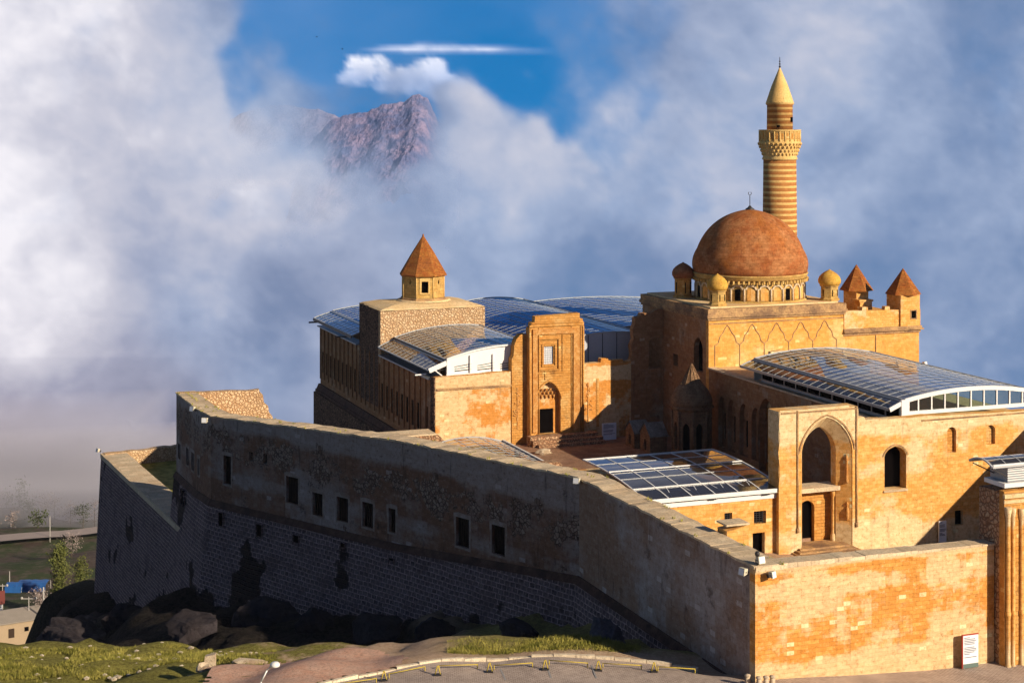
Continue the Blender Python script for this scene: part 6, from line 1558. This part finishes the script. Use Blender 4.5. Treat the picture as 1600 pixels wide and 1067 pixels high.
wx = GXs+90*nfbm(GXs, GYs, 260, 5); wy = GYs+80*nfbm(GXs, GYs, 240, 15)
TONE = [(0,30,.95),(60,10,.8),(150,60,.68),(300,80,.52),(0,150,.78),(120,170,.62),(200,250,.62),(60,330,.80),(350,330,.72),(300,220,.62),(500,300,.60),(300,430,.60),(100,450,.82),(60,540,.78),(700,240,.62),(740,160,.62),(620,190,.22),(560,200,.24),(480,190,.30),(640,160,.2),(850,250,.62),(920,240,.60),(750,300,.58),(600,350,.52),(500,450,.40),(750,400,.40),(900,330,.40),(960,420,.22),(1000,300,.30),(1050,150,.34),(1150,60,.50),(1250,20,.60),(1400,100,.48),(1550,60,.34),(1300,300,.48),(1130,250,.46),(1500,300,.38),(1550,450,.30),(1350,430,.34),(1000,480,.20),(400,560,.30),(250,560,.42),(450,620,.24),(250,650,.26),(100,600,.48),(30,680,.30),(100,740,.26),(200,700,.28),(80,690,.30),(150,680,.28),(0,690,.32),(1500,560,.27),(1600,650,.25),(900,100,.30),(400,120,.35),(0,760,.2),(800,560,.25),(1200,560,.25),(800,-600,.5),(-1500,300,.6),(3000,300,.4),(-1500,-800,.5),(3000,-800,.5)]
WARM = [(100,600,.5),(30,680,.9),(100,750,1),(200,690,.5),(60,540,.4),(60,330,.2),(400,600,.1),(800,400,0),(1400,300,0),(400,200,0),(0,850,1),(150,660,.9),(60,640,.8),(250,680,.8),(180,610,.5),(1500,600,.0),(300,500,.1),(100,450,.25),(0,20,.2)]
ALPHA = [(450,30,.05),(600,20,0),(750,20,.05),(500,100,.05),(620,60,0),(700,100,0),(400,60,.25),(385,150,.4),(380,100,.35),(820,150,.12),(880,180,.25),(780,110,.05),(850,110,.1),(600,165,.50),(660,170,.42),(560,210,.52),(640,215,.58),(600,235,.70),(630,245,.6),(545,250,.6),(460,190,.68),(500,185,.62),(430,210,.6),(620,190,.42),(540,190,.45),(410,180,.75),(900,60,.30),(930,120,.35),(950,220,.5),(980,170,.55),(1000,50,.65),(710,150,.9),(735,175,1),(705,215,1),(760,200,1),(650,272,1),(560,290,.95),(490,265,.95),(440,240,1),(335,50,1),(320,150,1),(340,220,1),(840,225,1),(900,260,1),(800,250,1),(1060,100,.9),(1050,200,.9),(1150,50,1),(1200,300,1),(1000,300,.9),(960,380,.85),(0,100,1),(200,300,1),(200,100,1),(600,400,1),(1500,200,1),(1000,500,1),(300,600,1),(100,650,1),(0,560,1),(500,330,1),(700,330,1),(1560,110,.85),(1400,500,1),(0,900,.9),(600,-200,.1),(1200,-300,.5),(200,-300,.6),(600,-700,.1),(1200,-900,.3),(0,-1200,.2),(-1500,0,.8),(3000,0,.8),(-1500,-1200,.2),(3000,-1200,.3)]  # partial cover over the peaks is an added veil for distance haze
tone = idw(TONE, wx, wy, 2.0, 45)*1.04+np.interp(GXs, [0,500], [.06,0])*(GYs < 560)+.55*nfbm(wx, wy, 220, 31)+.26*nfbm(wx, wy*1.5, 70, 41)+.14*nfbm(wx, wy*1.3, 24, 51)
warm = idw(WARM, GXs, GYs, 1.6, 60)
alpha = idw(ALPHA, GXs+40*nfbm(GXs,GYs,120,77), GYs+40*nfbm(GXs,GYs,120,87), 2.6, 22)+.55*nfbm(wx, wy, 110, 61)+.30*nfbm(GXs, GYs, 34, 71)
alpha = np.clip((alpha-.10)/.86, 0, 1); alpha = np.maximum(alpha, np.clip((GYs-285)/70, 0, 1)); alpha = alpha*alpha*(3-2*alpha)
def cloudmat(name, opaque=False):
    g = N(name)
    at = lambda k: g.n('Attribute', attribute_name=k).outputs['Fac']
    ge = g.n('NewGeometry').outputs['Position']; n1 = g.noise(ge, .010 if not opaque else .0004, 8, .62, .4)
    t = g.math('ADD', at('tone'), g.math('MULTIPLY', g.math('SUBTRACT', n1, .5), .42))
    cr = g.n('ValToRGB'); g.l(t, cr.inputs[0]); e = cr.color_ramp.elements
    e[0].position = 0; e[0].color = (.10,.20,.39,1); e[1].position = 1; e[1].color = (.90,.88,.93,1)
    for p, c in ((.25,(.19,.275,.46,1)),(.5,(.34,.42,.60,1)),(.75,(.56,.58,.69,1))): x = e.new(p); x.color = c
    c = cr.outputs[0]
    cw = g.n('ValToRGB'); g.l(t, cw.inputs[0]); e = cw.color_ramp.elements
    e[0].position = 0; e[0].color = (.11,.085,.10,1); e[1].position = 1; e[1].color = (.78,.74,.80,1); x = e.new(.5); x.color = (.36,.31,.37,1)
    c = g.mix(at('warm'), c, cw.outputs[0])
    em = g.n('Emission'); em.inputs[1].default_value = .82; g.l(c, em.inputs[0]); tr = g.n('BsdfTransparent'); mx = g.n('MixShader')
    a = g.math('ADD', at('cover'), g.math('MULTIPLY', g.math('MULTIPLY', g.math('SUBTRACT', n1, .5), 1.0), g.math('MULTIPLY', at('cover'), g.math('SUBTRACT', 1.02, at('cover')))), clamp=True)
    g.l(a, mx.inputs[0]); g.l(tr.outputs[0], mx.inputs[1]); g.l(em.outputs[0], mx.inputs[2]); g.l(mx.outputs[0], g.out.inputs[0]); return g.m
cb = shell('cloud_bank', 600.0, {'tone': tone, 'warm': warm, 'cover': alpha}, cloudmat('cloud_bank'))
tag(cb, 'grey-blue bank of low cloud drifting behind the palace', 'cloud', kind='stuff')
# far sky: blue, with a cumulus puff and a long lens cloud
def blob(cx, cy, rx, ry, p=2.0): return np.clip(1-(((wx2-cx)/rx)**2+((wy2-cy)/ry)**2), 0, 1)
wx2 = GXs+26*nfbm(GXs, GYs, 50, 101)+10*nfbm(GXs,GYs,16,103); wy2 = GYs+22*nfbm(GXs, GYs, 46, 111)+10*nfbm(GXs,GYs,16,113)
cum = np.maximum.reduce([blob(580,104,44,30), blob(558,120,32,24), blob(610,122,52,26), blob(672,112,32,26), blob(650,124,54,24), blob(690,136,46,26), blob(556,98,20,18)])
cum = np.clip(cum*1.5*(1+1.6*nfbm(GXs, GYs, 14, 151)), 0, 1)**.9
wy3 = GYs+5*nfbm(GXs, GYs, 30, 121)
top = np.interp(GXs[0], [520,560,600,660,720,770,830,900], [78,74,68,65,66,69,73,77])[None,:]
len_ = np.clip((wy3-top)/9, 0, 1)*np.clip((86-wy3)/9, 0, 1)*(1+.9*nfbm(GXs, GYs*4, 40, 161))*np.interp(GXs[0], [515,580,640,780,830,930], [0,.55,.95,.85,.45,0])[None,:]
wisp = np.clip(idw([(0,100,.3),(600,20,.12),(450,60,.35),(700,60,.05),(850,180,0),(900,50,.3),(620,120,.1),(450,150,.45),(800,110,.05),(1100,100,.3),(600,-400,.15),(2500,-200,.4),(-1500,-200,.4)], GXs, GYs, 1.8, 50)+.5*nfbm(GXs, GYs*2.2, 200, 131), 0, 1)
dens = np.clip(np.maximum(np.maximum(cum, len_), wisp*.55), 0, 1)
tn = np.clip(.42+.65*cum*np.clip((135-wy2)/60,0.1,1)+.3*len_, 0, 1.0)
def farsky():
    g = N('far_sky'); at = lambda k: g.n('Attribute', attribute_name=k).outputs['Fac']
    sep = g.n('SeparateXYZ'); g.l(g.n('NewGeometry').outputs['Position'], sep.inputs[0])
    f = g.n('MapRange'); g.l(sep.outputs[2], f.inputs[0]); f.inputs[1].default_value = -400; f.inputs[2].default_value = 6000
    blue = g.mix(f.outputs[0], (.010,.165,.42), (.005,.07,.27))
    cr = g.n('ValToRGB'); g.l(at('tone'), cr.inputs[0]); e = cr.color_ramp.elements
    e[0].position = .3; e[0].color = (.12,.26,.55,1); e[1].position = 1; e[1].color = (.80,.80,.86,1); x = e.new(.6); x.color = (.42,.50,.70,1)
    em = g.n('Emission'); g.l(g.mix(at('cover'), blue, cr.outputs[0]), em.inputs[0]); g.l(em.outputs[0], g.out.inputs[0]); return g.m
sk = shell('sky', 16000.0, {'tone': tn, 'cover': dens}, farsky()); tag(sk, kind='structure')

# ------------------------------------------------------------------ haze
mb = MB(); x0, x1, y0, y1, z0, z1 = -270, 270, -20, 476, -92, 60
mb.box(x0, x1, y0, y1, z0, z1)
g = N('haze_air'); pv = g.n('VolumePrincipled'); pv.inputs['Color'].default_value = (.80,.78,.86,1); pv.inputs['Density'].default_value = .00004; pv.inputs['Anisotropy'].default_value = 0.0
g.l(pv.outputs[0], g.out.inputs['Volume'])
hzo = mb.build('haze', g.m, world=True); tag(hzo, 'thin morning haze filling the air', 'haze', kind='stuff')


# fog lying in the valley beyond the road
mb = MB(); mb.box(-420, -95, 482, 596, -100, -74)
g = N('fog_air'); pv = g.n('VolumePrincipled'); pv.inputs['Color'].default_value = (.92,.88,.95,1); pv.inputs['Density'].default_value = .040
g.l(pv.outputs[0], g.out.inputs['Volume'])
tag(mb.build('fog', g.m, world=True), 'purple grey fog lying over the valley beyond the road', 'fog', kind='stuff')
mb = MB(); mb.box(-420, -120, 500, 590, -73.9, -62)
g = N('thin_fog_air'); pv = g.n('VolumePrincipled'); pv.inputs['Color'].default_value = (.92,.88,.95,1); pv.inputs['Density'].default_value = .010
g.l(pv.outputs[0], g.out.inputs['Volume'])
tag(mb.build('fog', g.m, world=True), 'thinner upper layer of the purple grey valley fog', 'fog', kind='stuff')
